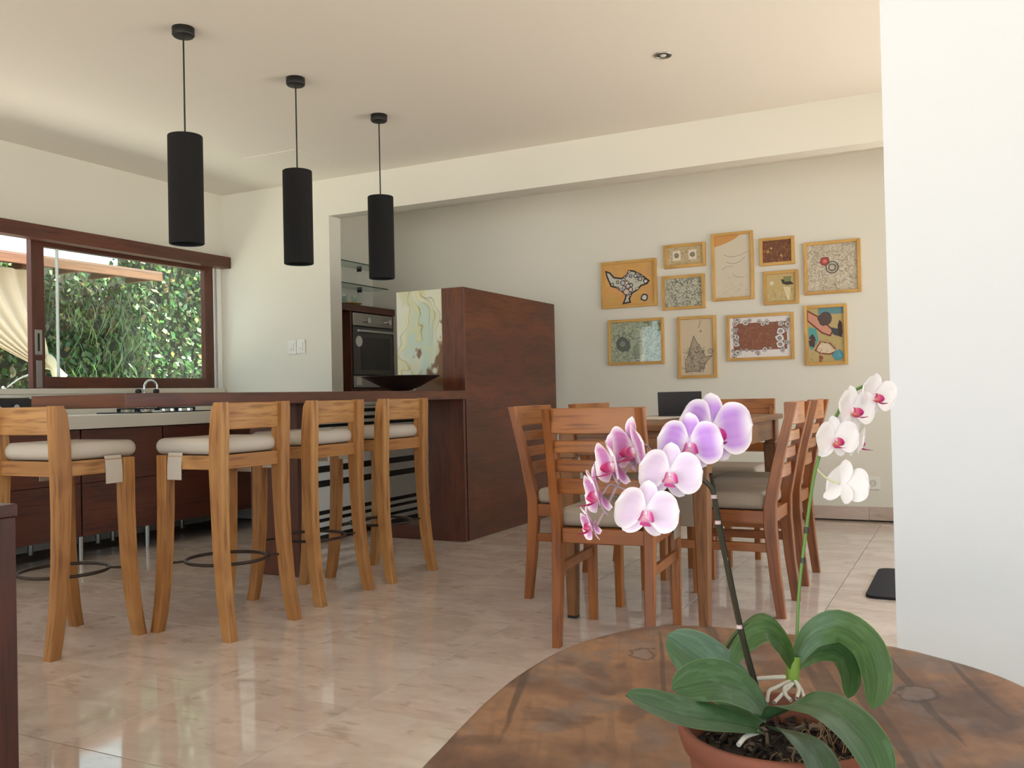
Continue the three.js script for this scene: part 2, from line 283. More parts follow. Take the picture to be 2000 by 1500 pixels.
// ---------------------------------------------------------------- kitchen counter under the window
{
  const FX = -5.08, L = 'kitchen base cabinets under the window', zs = [-5.93, -5.27, -4.61, -3.95, -3.29, -2.63];
  const where = ['next to the kitchen wall corner', 'second from the kitchen wall corner', 'behind the second bar stool, below the hob', 'behind the leftmost bar stool', 'at the near end of the counter'];
  for (let k = 0; k < 5; k++) {
    const z0 = zs[k] + 0.004, z1 = zs[k + 1] - 0.004, c = thing('base_cabinet', 'dark red-brown base cabinet ' + where[k], 'cabinet', [-5.44, 0, (z0 + z1) / 2], 0, L);
    wpart(c, 'carcass', bx(-5.78, 0.16, z0, FX - 0.022, 0.845, z1, 0.002), M.dark);
    const y = [[0.165, 0.5], [0.504, 0.842]];
    for (const [a, b] of y) wpart(c, 'drawer_front', bx(FX - 0.02, a, z0 + 0.002, FX, b, z1 - 0.002, 0.002, 2), M.dark);
    for (const z of [z0 + 0.06, z1 - 0.06]) { const g = new THREE.CylinderGeometry(0.017, 0.017, 0.16, 12); g.translate(FX - 0.1, 0.08, z); wpart(c, 'leg', g, M.steel, 'steel cabinet leg'); }
    for (const z of [z0 + 0.06, z1 - 0.06]) { const g = new THREE.CylinderGeometry(0.017, 0.017, 0.16, 12); g.translate(-5.68, 0.08, z); wpart(c, 'leg', g, M.steel, 'steel cabinet leg'); }
  }
  solo('worktop', bx(-5.79, 0.848, -5.945, -5.05, 0.935, -2.6, 0.004, 2), M.stone, 'thick pale stone worktop below the kitchen window', 'worktop');
  const hob = thing('gas_hob', 'black gas hob with pan grates on the pale worktop', 'hob', [-5.4, 0.936, -4.85]);
  wpart(hob, 'plate', bx(-5.62, 0.936, -5.2, -5.18, 0.944, -4.5, 0.002), M.black);
  for (const [x, z] of [[-5.5, -5.03], [-5.5, -4.67], [-5.3, -5.03], [-5.3, -4.67]]) {
    const b = new THREE.CylinderGeometry(0.04, 0.045, 0.016, 20); b.translate(x, 0.952, z); wpart(hob, 'burner', b, M.steel);
    wpart(hob, 'grate', merge([bx(x - 0.09, 0.962, z - 0.006, x + 0.09, 0.972, z + 0.006, 0), bx(x - 0.006, 0.962, z - 0.09, x + 0.006, 0.972, z + 0.09, 0), ...[[-1, 0], [1, 0], [0, -1], [0, 1]].map(([a, b2]) => bx(x + a * 0.084 - 0.006, 0.944, z + b2 * 0.084 - 0.006, x + a * 0.084 + 0.006, 0.964, z + b2 * 0.084 + 0.006, 0))]), M.black);
  }
  for (let k = 0; k < 4; k++) { const b = new THREE.CylinderGeometry(0.016, 0.018, 0.02, 16); b.translate(-5.205, 0.953, -4.97 + k * 0.08); wpart(hob, 'knob', b, M.chrome, 'chrome hob knob'); }
  const spoon = thing('spoon_rest', 'small white dish beside the gas hob', 'dish', [-5.14, 0.936, -4.62]);
  part(spoon, 'dish', lathe([[0.001, 0.003], [0.03, 0.003], [0.045, 0.014], [0.042, 0.016], [0.028, 0.007], [0.001, 0.006]], 24), M.white);
  const jar = thing('spice_jar', 'small glass jar with pale lid on the worktop near the wall', 'jar', [-5.16, 0.936, -5.40]);
  part(jar, 'body', lathe([[0.001, 0], [0.022, 0], [0.024, 0.01], [0.024, 0.05], [0.018, 0.055]], 20), mat(206, 216, 206, 0.15)); part(jar, 'lid', new THREE.CylinderGeometry(0.02, 0.02, 0.012, 20), M.chrome, [0, 0.061, 0]);
  const tap = thing('kitchen_tap', 'chrome gooseneck kitchen tap with two black handles before the window', 'tap', [-5.69, 0.936, -5.02]);
  part(tap, 'spout', tube([[0, 0, 0.03], [0, 0.14, 0.03], [0.0, 0.2, 0.03], [0.0, 0.238, 0.0], [0.01, 0.244, -0.04], [0.02, 0.215, -0.07], [0.025, 0.18, -0.072]], 0.009, 32, 10), M.chrome);
  part(tap, 'base', new THREE.CylinderGeometry(0.024, 0.028, 0.03, 20), M.chrome, [0, 0.015, 0.03]);
  for (const z of [-0.085, 0.085]) { const s = part(tap, 'valve', new THREE.CylinderGeometry(0.014, 0.016, 0.14, 16), M.chrome, [0, 0.07, z]); part(s, 'handle', lathe([[0.001, 0.03], [0.02, 0.028], [0.024, 0.01], [0.02, -0.012], [0.001, -0.014]], 16), M.black, [0, 0.08, 0]); }
  const tap2 = thing('garden_shower', 'slim pale shower arm bending down outside the open window side', 'shower', [-6.3, -0.17, -4.56]);
  part(tap2, 'arm', tube([[0, 0, 0], [0, 1.0, 0], [0, 1.36, 0.0], [0, 1.405, 0.03], [0, 1.41, 0.08], [0, 1.385, 0.16], [0, 1.35, 0.22], [0, 1.315, 0.27]], 0.006, 60, 8), M.white);
  part(tap2, 'nozzle', (() => { const g = new THREE.CylinderGeometry(0.011, 0.008, 0.05, 14); g.rotateX(0.95); return g; })(), M.white, [0, 1.302, 0.288]);
  part(tap2, 'foot_plate', new THREE.CylinderGeometry(0.06, 0.06, 0.01, 24), M.steel, [0, 0.005, 0]);
  const ap = thing('countertop_grill', 'black countertop appliance with shiny steel top at the left edge', 'grill', [-5.35, 0.936, -3.4]);
  part(ap, 'body', bx(-0.18, 0.012, -0.3, 0.16, 0.112, 0.3, 0.008), M.black); part(ap, 'top', bx(-0.17, 0.112, -0.29, 0.15, 0.13, 0.29, 0.006), M.chrome, null, 'shiny steel top');
  for (const z of [-0.25, 0.25]) for (const x of [-0.14, 0.12]) part(ap, 'foot', new THREE.CylinderGeometry(0.015, 0.015, 0.012, 12), M.black, [x, 0.006, z]);
  for (let k = 0; k < 3; k++) { const g = new THREE.CylinderGeometry(0.018, 0.018, 0.02, 16); g.rotateZ(Math.PI / 2); part(ap, 'knob', g, M.steel, [0.17, 0.06, -0.18 + k * 0.12]); }
}

// ---------------------------------------------------------------- oven niche
{
  const c = thing('oven_cabinet', 'tall brown oven cabinet seen through the opening', 'cabinet', [-5.12, 0, -7.03]);
  wpart(c, 'side_panel', bx(-5.245, 0, -6.715, -5.0, 1.80, -6.69, 0.002), M.dark); wpart(c, 'side_panel', bx(-5.245, 0, -7.38, -5.0, 1.80, -7.355, 0.002), M.dark);
  wpart(c, 'top', bx(-5.245, 1.80, -7.39, -4.985, 1.862, -6.3, 0.003), M.bar); wpart(c, 'front_panel', bx(-5.245, 0.0, -7.353, -5.01, 1.10, -6.717, 0.003, 2), M.dark);
  const o = thing('built_in_oven', 'stainless steel built-in oven with dark glass door and two knobs', 'oven', [-5.1, 1.102, -7.035]);
  wpart(o, 'body', bx(-5.24, 1.104, -7.35, -5.01, 1.796, -6.72, 0.002), M.black);
  const cp = wpart(o, 'control_panel', bx(-5.01, 1.675, -7.348, -4.99, 1.79, -6.722, 0.003), M.steel);
  for (const z of [-6.93, -7.27]) { const g = new THREE.CylinderGeometry(0.022, 0.026, 0.03, 20); g.rotateZ(Math.PI / 2); g.translate(-4.975, 1.728, z); wpart(cp, 'knob', g, M.chrome); }
  const d = wpart(o, 'door', bx(-5.01, 1.225, -7.348, -4.99, 1.662, -6.722, 0.003), mat(84, 80, 76, 0.3));
  wpart(d, 'door_glass', bx(-4.99, 1.27, -7.3, -4.986, 1.575, -6.83, 0.001), mat(58, 57, 56, 0.1));
  wpart(d, 'sticker', (() => { const g = new THREE.CylinderGeometry(0.05, 0.05, 0.002, 28); g.rotateZ(Math.PI / 2); g.translate(-4.985, 1.53, -6.80); return g; })(), M.white, 'round pale sticker');
  const h = tube([[-4.96, 1.625, -6.75], [-4.955, 1.625, -7.03], [-4.96, 1.625, -7.32]], 0.011, 12, 10); wpart(d, 'handle', h, M.chrome);
  for (const z of [-6.78, -7.29]) wpart(d, 'handle_mount', bx(-4.99, 1.617, z - 0.008, -4.955, 1.633, z + 0.008, 0), M.chrome);
  wpart(o, 'lower_panel', bx(-5.01, 1.108, -7.348, -4.992, 1.215, -6.722, 0.003), M.steel); wpart(o, 'energy_label', bx(-4.992, 1.13, -6.84, -4.99, 1.20, -6.76, 0), M.white, 'small white paper label');
  for (const [y, w] of [[2.05, 'lower'], [2.25, 'upper']]) {
    const s = thing('glass_shelf', w + ' glass wall shelf above the oven cabinet', 'shelf', [-5.13, y, -6.7], 0, 'glass shelves above the oven');
    wpart(s, 'pane', bx(-5.249, y, -7.33, -5.02, y + 0.008, -6.15, 0), M.shelfGlass); wpart(s, 'front_edge', bx(-5.02, y - 0.001, -7.33, -5.017, y + 0.009, -6.15, 0), mat(40, 62, 54, 0.2), 'dark green glass edge');
    for (const z of [-6.55, -7.15]) wpart(s, 'bracket', bx(-5.249, y - 0.025, z - 0.006, -5.2, y, z + 0.006, 0.001), M.black);
  }
  const pl = thing('wooden_plate', 'pale wooden plate lying on top of the oven cabinet', 'plate', [-5.1, 1.863, -6.83]); part(pl, 'plate', lathe([[0.001, 0], [0.07, 0], [0.11, 0.018], [0.105, 0.022], [0.065, 0.008], [0.001, 0.007]], 32), M.frame);
  for (const [z, l] of [[-6.74, 'clear drinking glass standing on the wooden plate'], [-6.9, 'clear drinking glass at the far side of the wooden plate']]) { const gl = thing('drinking_glass', l, 'glass', [-5.1, 1.872, z], 0, 'glasses on the wooden plate'); part(gl, 'body', lathe([[0.001, 0], [0.028, 0], [0.034, 0.09], [0.032, 0.09], [0.026, 0.006], [0.001, 0.006]], 24), M.glass); }
}
{ // switches and socket
  const sw = (x, y, lab) => { const s = thing('light_switch', lab, 'switch', [x, y, WB]); part(s, 'plate', bx(-0.045, -0.058, 0, 0.045, 0.058, 0.012, 0.004), M.plastic); part(s, 'rocker', bx(-0.024, -0.035, 0.012, 0.024, 0.035, 0.017, 0.002), M.plastic); part(s, 'indicator', bx(-0.005, -0.02, 0.017, 0.005, -0.012, 0.018, 0), mat(150, 146, 130, 0.5)); };
  sw(-5.04, 1.445, 'white wall switch plate, the left one of the pair'); sw(-4.945, 1.448, 'white wall switch plate, the right one of the pair');
  const s = thing('wall_socket', 'white power socket low on the dining wall', 'socket', [-0.688, 0.282, DW]);
  part(s, 'plate', bx(-0.05, -0.05, 0, 0.05, 0.05, 0.011, 0.004), M.plastic);
  const g = new THREE.TorusGeometry(0.02, 0.003, 8, 24); part(s, 'socket_ring', g, mat(190, 186, 176, 0.4), [0, 0, 0.011]); for (const x of [-0.008, 0.008]) { const q = new THREE.CylinderGeometry(0.003, 0.003, 0.002, 10); q.rotateX(Math.PI / 2); part(s, 'pin_hole', q, M.black, [x, 0, 0.012]); }
}
{ // ceiling fittings
  const d = thing('ceiling_spotlight', 'small round recessed spotlight in the ceiling', 'spotlight', [-1.425, H, -4.695]);
  const t = new THREE.TorusGeometry(0.042, 0.006, 10, 32); t.rotateX(Math.PI / 2); part(d, 'rim', t, M.steel, [0, -0.002, 0]);
  const b = new THREE.CylinderGeometry(0.037, 0.037, 0.004, 28); part(d, 'reflector', b, mat(60, 56, 50, 0.3), [0, -0.002, 0]); part(d, 'lamp', lathe([[0.001, -0.012], [0.012, -0.01], [0.02, -0.002]], 20), mat(200, 200, 196, 0.2));
  const h = thing('ceiling_hatch', 'flush access hatch in the ceiling near the kitchen corner', 'hatch', [-4.53, H, -5.32]); part(h, 'panel', bx(-0.25, -0.003, -0.2, 0.25, 0, 0.2, 0.0008), M.ceiling);
}
// ---------------------------------------------------------------- pendant lamps
{
  const lab = ['large black cylinder pendant lamp hanging nearest, leftmost of three', 'black cylinder pendant lamp in the middle of three', 'black cylinder pendant lamp hanging farthest, rightmost of three'];
  [[-3.337, -3.192], [-3.329, -3.996], [-3.317, -4.78]].forEach(([x, z], k) => {
    const p = thing('pendant_lamp', lab[k], 'lamp', [x, 1.76, z], 0, 'pendant lamps over the bar');
    part(p, 'canopy', lathe([[0.001, 1.04], [0.052, 1.04], [0.052, 1.005], [0.045, 0.997], [0.001, 0.997]], 32), M.black);
    part(p, 'cord', new THREE.CylinderGeometry(0.004, 0.004, 0.48, 8), M.black, [0, 0.76, 0]);
    const s = part(p, 'shade', lathe([[0.079, 0], [0.081, 0.003], [0.081, 0.517], [0.079, 0.52], [0.012, 0.52], [0.012, 0.517], [0.076, 0.515], [0.076, 0.003], [0.079, 0]], 48), M.shade);
    part(s, 'inner_ring', (() => { const g = new THREE.TorusGeometry(0.0775, 0.0025, 8, 40); g.rotateX(Math.PI / 2); return g; })(), mat(40, 60, 70, 0.5), [0, 0.002, 0], 'dull teal lower rim');
    part(p, 'bulb', lathe([[0.001, 0.2], [0.02, 0.21], [0.03, 0.24], [0.022, 0.28], [0.013, 0.3], [0.013, 0.36], [0.001, 0.36]], 20), mat(226, 224, 216, 0.3));
    part(p, 'lamp_holder', new THREE.CylinderGeometry(0.02, 0.02, 0.165, 16), M.black, [0, 0.44, 0]);
  });
}

// ---------------------------------------------------------------- bar, partition, slatted cabinet, bowl
{
  const b = thing('bar_counter', 'long dark brown wooden bar counter with slab legs', 'counter', [-3.43, 0, -4.1]);
  wpart(b, 'bar_top', bx(-3.73, 0.985, -5.498, -3.13, 1.046, -2.65, 0.004, 2), M.bar);
  wpart(b, 'rear_ledge', bx(-3.73, 0.985, -5.6, -3.325, 1.046, -5.498, 0.003, 0), M.bar); wpart(b, 'slab_leg', bx(-3.77, 0, -4.16, -3.42, 0.985, -4.06, 0.004, 1), M.dark);
  wpart(b, 'end_panel', bx(-3.43, 0, -5.498, -3.14, 0.985, -5.47, 0.003, 1), M.dark); wpart(b, 'plinth', bx(-3.78, 0, -5.498, -3.43, 0.10, -5.47, 0.003, 0), M.dark);
  const p = thing('partition', 'tall dark brown wooden partition behind the bar end', 'partition', [-3.43, 0, -6.27]);
  wpart(p, 'body', bx(-3.318, 0, -7.05, -3.14, 1.768, -5.514, 0.004, 2), M.dark); wpart(p, 'end_board', bx(-3.318, 1.048, -5.514, -3.14, 1.767, -5.5, 0.002, 1), tmat(T.chair, 0.4, { color: new THREE.Color(0.42, 0.34, 0.34) }), 'red-brown end board');
  const onyx = makeTex(512, 1024, (u, v) => {
    const w1 = fbm(u * 1.6, v * 2.6, 200, 3), w2 = fbm(u * 1.6 + 7, v * 2.6 + 3, 205, 3), qx = u + (w1 - 0.5) * 0.9, qy = v + (w2 - 0.5) * 0.6;
    const core = Math.hypot((qx - 0.5) / 0.36, (qy - 0.6) / 0.36), n = fbm(qx * 3, qy * 4, 210, 4), ln = (d, k) => Math.exp(-Math.pow(d / k, 2));
    let c = mix3([206, 206, 172], [214, 216, 198], smooth(0.35, 0.65, n)); c = mix3([188, 206, 190], c, smooth(0.6, 1.05, core));
    const flow = qx * 2.2 - qy * 1.1 + n * 0.9, am = smooth(0.35, 0.6, fbm(u * 3, v * 3, 222, 3));
    c = mix3(c, [156, 122, 58], am * (0.75 * ln(flow - 0.35, 0.03) + 0.5 * ln(flow - 0.9, 0.025) + 0.4 * ln(flow - 1.25, 0.04)));
    c = mix3(c, [220, 212, 138], 0.5 * ln(flow - 0.25, 0.09) + 0.35 * smooth(0.62, 0.75, n)); c = mix3(c, [120, 128, 96], 0.4 * ln(core - 1.15, 0.03));
    c = mix3(c, [104, 66, 44], 0.85 * smooth(0.42, 0.56, fbm(u * 4, v * 5, 230, 4) + 0.9 * (0.16 - v) + 0.25 * (u - 0.6))); return c;
  });
  const og = bx(-3.70, 1.048, -5.53, -3.32, 1.766, -5.505, 0.002, 1, 1, false); { const q = og.attributes.position, uv = og.attributes.uv; for (let i = 0; i < q.count; i++) uv.setXY(i, (q.getX(i) + 3.70) / 0.38, (q.getY(i) - 1.048) / 0.718); }
  wpart(p, 'onyx_slab', og, tmat(onyx, 0.15), 'pale green veined onyx slab');
  const s = thing('slatted_cabinet', 'white cabinet with dark horizontal slots under the bar', 'cabinet', [-4.3, 0, -5.65]);
  wpart(s, 'core', bx(-4.5, 0, -6.55, -4.12, 0.985, -5.0, 0.003), M.black);
  for (const [a, c] of [[0.955, 0.995], [0.932, 0.95], [0.877, 0.905], [0.829, 0.852], [0.535, 0.806], [0.433, 0.488], [0.221, 0.386], [0.166, 0.19], [0.106, 0.14], [0.05, 0.08]]) wpart(s, 'board', bx(-4.12, a, -6.55, -4.10, c, -5.0, 0.002), M.white);
  wpart(s, 'end_board', bx(-4.5, 0.02, -5.0, -4.10, 0.985, -4.985, 0.002), M.white);
  const bo = thing('shallow_bowl', 'wide shallow dark bowl standing on the bar end', 'bowl', [-3.42, 1.047, -5.12]);
  part(bo, 'bowl', lathe([[0.001, 0.004], [0.05, 0.0], [0.06, 0.004], [0.13, 0.03], [0.2, 0.068], [0.262, 0.098], [0.264, 0.103], [0.255, 0.102], [0.2, 0.078], [0.12, 0.04], [0.05, 0.016], [0.001, 0.014]], 64), mat(44, 30, 28, 0.4));
}
// ---------------------------------------------------------------- bar stools (back at +x)
function makeStool(label) {
  const t = thing('bar_stool', label, 'stool', [0, 0, 0], 0, 'bar stools at the bar');
  for (const s of [-1, 1]) {
    part(t, 'back_leg', post([[0.212, 0, s * 0.203, 0.025, 0.025], [0.195, 0.08, s * 0.2, 0.026, 0.025], [0.176, 0.2, s * 0.197, 0.027, 0.026], [0.162, 0.36, s * 0.194, 0.028, 0.027], [0.154, 0.55, s * 0.192, 0.03, 0.028], [0.152, 0.72, s * 0.192, 0.034, 0.029], [0.157, 0.86, s * 0.192, 0.034, 0.03], [0.166, 0.97, s * 0.193, 0.028, 0.03], [0.173, 1.0, s * 0.193, 0.020, 0.027]]), M.teak);
    part(t, 'front_leg', post([[-0.212, 0, s * 0.203, 0.024, 0.024], [-0.196, 0.08, s * 0.2, 0.025, 0.025], [-0.18, 0.2, s * 0.197, 0.026, 0.026], [-0.168, 0.36, s * 0.194, 0.027, 0.027], [-0.162, 0.55, s * 0.192, 0.028, 0.028], [-0.16, 0.774, s * 0.192, 0.029, 0.029]]), M.teak);
    part(t, 'side_apron', bx(-0.132, 0.714, s * 0.193 - 0.014, 0.12, 0.774, s * 0.193 + 0.014, 0.003), M.teak);
  }
  part(t, 'rear_apron', bx(0.141, 0.714, -0.164, 0.167, 0.774, 0.164, 0.003), M.teak);
  part(t, 'front_apron', bx(-0.174, 0.714, -0.164, -0.148, 0.774, 0.164, 0.003), M.teak);
  part(t, 'seat_board', bx(-0.147, 0.755, -0.178, 0.14, 0.773, 0.178, 0.003), M.teak);
  const rows = []; for (let k = 0; k <= 10; k++) { const u = k / 10 * 2 - 1; rows.push([u * 0.17, 0.94, 0.155 + 0.022 * (1 - u * u), 0.057, 0.014]); }
  const bg = board(rows); bg.rotateY(Math.PI / 2); part(t, 'backrest', bg, M.teak);
  const c = part(t, 'cushion', cushionGeo(0.375, 0.07, 0.40, 0.034, 0.014), M.cream, [-0.04, 0.811, 0]);
  for (const s of [-1, 1]) { const rs = [[0.005, 0.2], [-0.05, 0.208], [-0.112, 0.208]].map(([y, z]) => [[-0.088, z + 0.0015], [-0.005, z + 0.0015], [-0.005, z - 0.0015], [-0.088, z - 0.0015]].map(([x, zz]) => V(x, y - 0.03, s * (zz + (y < -0.1 ? 0.004 : 0.003))))); part(c, 'tie_flap', loft(s > 0 ? rs : rs.map((r) => r.slice().reverse()), { crease: 0.9 }), M.cream); }
  const ring = new THREE.TorusGeometry(0.176, 0.0075, 10, 56); ring.rotateX(Math.PI / 2); part(t, 'foot_ring', ring, M.iron, [0, 0.3, 0], 'dark iron foot ring');
  for (const [a, b] of [[1, 1], [1, -1], [-1, 1], [-1, -1]]) { const q = tube([[a * 0.12, 0.3, b * 0.12], [a * 0.165, 0.3, b * 0.19]], 0.005, 2, 8); part(t, 'ring_pin', q, M.iron); }
  return t;
}
function copy(o, pos, turn, label) { const c = o.clone(); c.name = numbered(o.name.replace(/_\d{3}$/, '')); c.userData = { ...o.userData, label }; c.position.set(...pos); c.rotation.y = turn; scene.add(c); return c; }
{
  const s = makeStool('teak bar stool with cream cushion, second from the left, at the bar front');
  s.position.set(-3.005, 0, -3.076);
  copy(s, [-3.062, 0, -3.73], 0.02, 'teak bar stool with cream cushion, third from the left');
  copy(s, [-3.04, 0, -4.325], -0.02, 'teak bar stool with cream cushion nearest the tall brown partition');
  copy(s, [-3.462, 0, -2.6], -Math.PI / 2, 'teak bar stool cut by the left picture edge, standing at the bar end');
}
// ---------------------------------------------------------------- dining table and chairs (chair back at +z)
{
  const t = thing('dining_table', 'brown wooden dining table with tapered legs', 'table', [-1.325, 0, -4.51]);
  wpart(t, 'tabletop', bx(-1.685, 0.838, -5.335, -0.965, 0.866, -3.72, 0.006, 2), M.table);
  for (const x of [-1.63, -1.02]) wpart(t, 'apron', bx(x - 0.012, 0.728, -5.25, x + 0.012, 0.838, -3.80, 0.003, 2), M.table);
  for (const z of [-5.275, -3.78]) wpart(t, 'apron', bx(-1.6, 0.728, z - 0.012, -1.05, 0.838, z + 0.012, 0.003, 0), M.table);
  for (const x of [-1.625, -1.025]) for (const z of [-5.275, -3.785]) {
    const l = post([[x, 0.012, z, 0.022, 0.022], [x, 0.3, z, 0.028, 0.028], [x, 0.66, z, 0.036, 0.036], [x, 0.70, z, 0.037, 0.037], [x, 0.704, z, 0.030, 0.030], [x, 0.716, z, 0.030, 0.030], [x, 0.72, z, 0.038, 0.038], [x, 0.837, z, 0.038, 0.038]]);
    const o = wpart(t, 'leg', l, M.table); wpart(o, 'foot_cap', bx(x - 0.021, 0, z - 0.021, x + 0.021, 0.014, z + 0.021, 0.002), M.black);
  }
}
function makeChair(label) {
  const t = thing('dining_chair', label, 'chair', [0, 0, 0], 0, 'dining chairs around the table');
  for (const s of [-1, 1]) {
    part(t, 'rear_leg', post([[s * 0.188, 0, 0.245, 0.016, 0.02], [s * 0.188, 0.2, 0.222, 0.018, 0.024], [s * 0.188, 0.40, 0.206, 0.019, 0.028], [s * 0.188, 0.5, 0.208, 0.019, 0.027], [s * 0.188, 0.7, 0.25, 0.018, 0.023], [s * 0.188, 0.945, 0.315, 0.016, 0.018]]), M.chair);
    part(t, 'front_leg', post([[s * 0.188, 0, -0.232, 0.017, 0.017], [s * 0.188, 0.42, -0.232, 0.02, 0.02], [s * 0.188, 0.47, -0.232, 0.02, 0.02]]), M.chair);
    part(t, 'side_apron', bx(s * 0.188 - 0.012, 0.41, -0.212, s * 0.188 + 0.012, 0.468, 0.182, 0.003), M.chair);
    part(t, 'side_stretcher', bx(s * 0.188 - 0.009, 0.285, -0.214, s * 0.188 + 0.009, 0.325, 0.196, 0.003), M.chair);
  }
  part(t, 'rear_apron', bx(-0.168, 0.41, 0.195, 0.168, 0.468, 0.218, 0.003), M.chair); part(t, 'front_apron', bx(-0.168, 0.41, -0.243, 0.168, 0.468, -0.22, 0.003), M.chair);
  part(t, 'seat_board', bx(-0.175, 0.452, -0.215, 0.175, 0.467, 0.19, 0.002), M.chair);
  const rail = (y, h, z0) => { const rows = []; for (let k = 0; k <= 10; k++) { const u = k / 10 * 2 - 1; rows.push([u * 0.173, y, z0 + 0.018 * (1 - u * u), h, 0.01]); } return board(rows, 0.003); };
  const zat = (y) => 0.25 + (y - 0.7) * 0.265;
  part(t, 'top_rail', (() => { const rows = []; for (let k = 0; k <= 10; k++) { const u = k / 10 * 2 - 1; rows.push([u * 0.204, 0.898, zat(0.898) - 0.012 + 0.02 * (1 - u * u), 0.05, 0.011]); } return board(rows, 0.003); })(), M.chair);
  for (const [y, h] of [[0.797, 0.024], [0.72, 0.024], [0.638, 0.03]]) part(t, 'slat', rail(y, h, zat(y) - 0.006), M.chair);
  const c = part(t, 'cushion', cushionGeo(0.39, 0.075, 0.42, 0.03, 0.016), M.taupe, [0, 0.507, -0.02]);
  for (const s of [-1, 1]) { const rs = [[0.0, 0.19], [-0.05, 0.206], [-0.11, 0.206]].map(([y, x]) => [[x + 0.0015, -0.19], [x + 0.0015, -0.09], [x - 0.0015, -0.09], [x - 0.0015, -0.19]].map(([xx, z]) => V(s * (xx + (y < -0.1 ? 0.004 : 0.003)), y - 0.01, z + 0.0))); part(c, 'tie_flap', loft(s > 0 ? rs.map((r) => r.slice().reverse()) : rs, { crease: 0.9 }), M.taupe); }
  return t;
}
{
  const c = makeChair('brown dining chair at the near table end, its back towards the viewer');
  c.position.set(-1.325, 0, -3.57); c.rotation.y = 0.07;
  const H2 = Math.PI / 2;
  copy(c, [-1.015, 0, -4.29], H2, 'brown dining chair on the right table side, nearer the viewer');
  copy(c, [-1.03, 0, -5.015], H2, 'brown dining chair on the right table side, farther from the viewer');
  copy(c, [-1.735, 0, -4.245], -H2, 'brown dining chair on the left table side, nearer the viewer');
  copy(c, [-1.70, 0, -4.93], -H2 - 0.12, 'brown dining chair on the left table side, mostly hidden behind others');
  copy(c, [-1.345, 0, -5.72], Math.PI, 'brown dining chair at the far table end below the pictures');
  const l = thing('laptop', 'black laptop standing open on the dining table', 'laptop', [-1.445, 0.867, -4.97], 0.12);
  part(l, 'base', bx(-0.12, 0, -0.11, 0.12, 0.014, 0.09, 0.004), M.black);
  const sc = bx(-0.12, 0, -0.004, 0.12, 0.125, 0.004, 0.003); sc.rotateX(0.1); part(l, 'lid', sc, mat(30, 27, 28, 0.35), [0, 0.012, 0.085]);
  const d = thing('small_dish', 'small dark dish lying on the right half of the table', 'dish', [-1.16, 0.867, -4.98]); part(d, 'dish', lathe([[0.001, 0], [0.03, 0], [0.045, 0.02], [0.03, 0.028], [0.012, 0.034], [0.001, 0.035]], 28), mat(62, 54, 44, 0.5));
  const mt = thing('table_mat', 'thin pale woven mat on the left half of the table', 'mat', [-1.52, 0.867, -4.55]); part(mt, 'mat', bx(-0.14, 0, -0.2, 0.14, 0.005, 0.2, 0.002), M.cream);
  const dm = thing('door_mat', 'black rubber door mat on the floor at the white wall', 'mat', [-0.09, 0.0, -5.01]);
  const sh = new THREE.Shape(), a = 0.39, b = 0.37, r = 0.06; sh.moveTo(-a + r, -b); sh.lineTo(a - r, -b); sh.quadraticCurveTo(a, -b, a, -b + r); sh.lineTo(a, b - r); sh.quadraticCurveTo(a, b, a - r, b); sh.lineTo(-a + r, b); sh.quadraticCurveTo(-a, b, -a, b - r); sh.lineTo(-a, -b + r); sh.quadraticCurveTo(-a, -b, -a + r, -b);
  const g = new THREE.ExtrudeGeometry(sh, { depth: 0.008, bevelSize: 0.003, bevelThickness: 0.003, bevelSegments: 2 }); g.rotateX(-Math.PI / 2); part(dm, 'mat', g, mat(34, 32, 40, 0.9, { bumpMap: weave, bumpScale: 0.001 }), [0, 0.003, 0]);
}
// dark sideboard at the left edge
{
  const SB = tmat(T.dark, 0.4, { color: new THREE.Color(0.6, 0.52, 0.58) });
  const s = thing('sideboard', 'dark brown sideboard corner at the lower left edge', 'sideboard', [-2.6, 0, -1.0]);
  wpart(s, 'top', bx(-3.3, 0.735, -1.43, -2.065, 0.766, -0.55, 0.004, 0), SB); wpart(s, 'side_panel', bx(-2.1, 0.0, -1.425, -2.068, 0.735, -0.555, 0.003, 1), SB);
  wpart(s, 'side_panel', bx(-3.297, 0.0, -1.425, -3.265, 0.735, -0.555, 0.003, 1), SB); wpart(s, 'back_panel', bx(-3.265, 0.02, -1.425, -2.1, 0.735, -1.405, 0.003), SB); wpart(s, 'door', bx(-3.26, 0.06, -0.58, -2.69, 0.73, -0.56, 0.003), SB); wpart(s, 'door', bx(-2.68, 0.06, -0.58, -2.105, 0.73, -0.56, 0.003), SB);
}
// ---------------------------------------------------------------- pictures on the dining wall
function canvasTex(w, h, draw) { const c = document.createElement('canvas'); c.width = w; c.height = h; const x = c.getContext('2d'); draw(x, w, h); const t = new THREE.CanvasTexture(c); t.colorSpace = THREE.SRGBColorSpace; t.magFilter = THREE.LinearFilter; return t; }
const css = (r, g, b, a = 1) => `rgba(${r | 0},${g | 0},${b | 0},${a})`;
function poly(x, pts, fill, stroke, lw) { x.beginPath(); pts.forEach((p, i) => (i ? x.lineTo(p[0], p[1]) : x.moveTo(p[0], p[1]))); x.closePath(); if (fill) { x.fillStyle = fill; x.fill(); } if (stroke) { x.strokeStyle = stroke; x.lineWidth = lw; x.stroke(); } }
function blob(x, cx, cy, r, fill, stroke, lw = 2, ry = r) { const p = []; for (let k = 0; k < 14; k++) { const a = k / 14 * 6.283, q = rr(0.85, 1.12); p.push([cx + Math.cos(a) * r * q, cy + Math.sin(a) * ry * q]); } poly(x, p, fill, stroke, lw); }
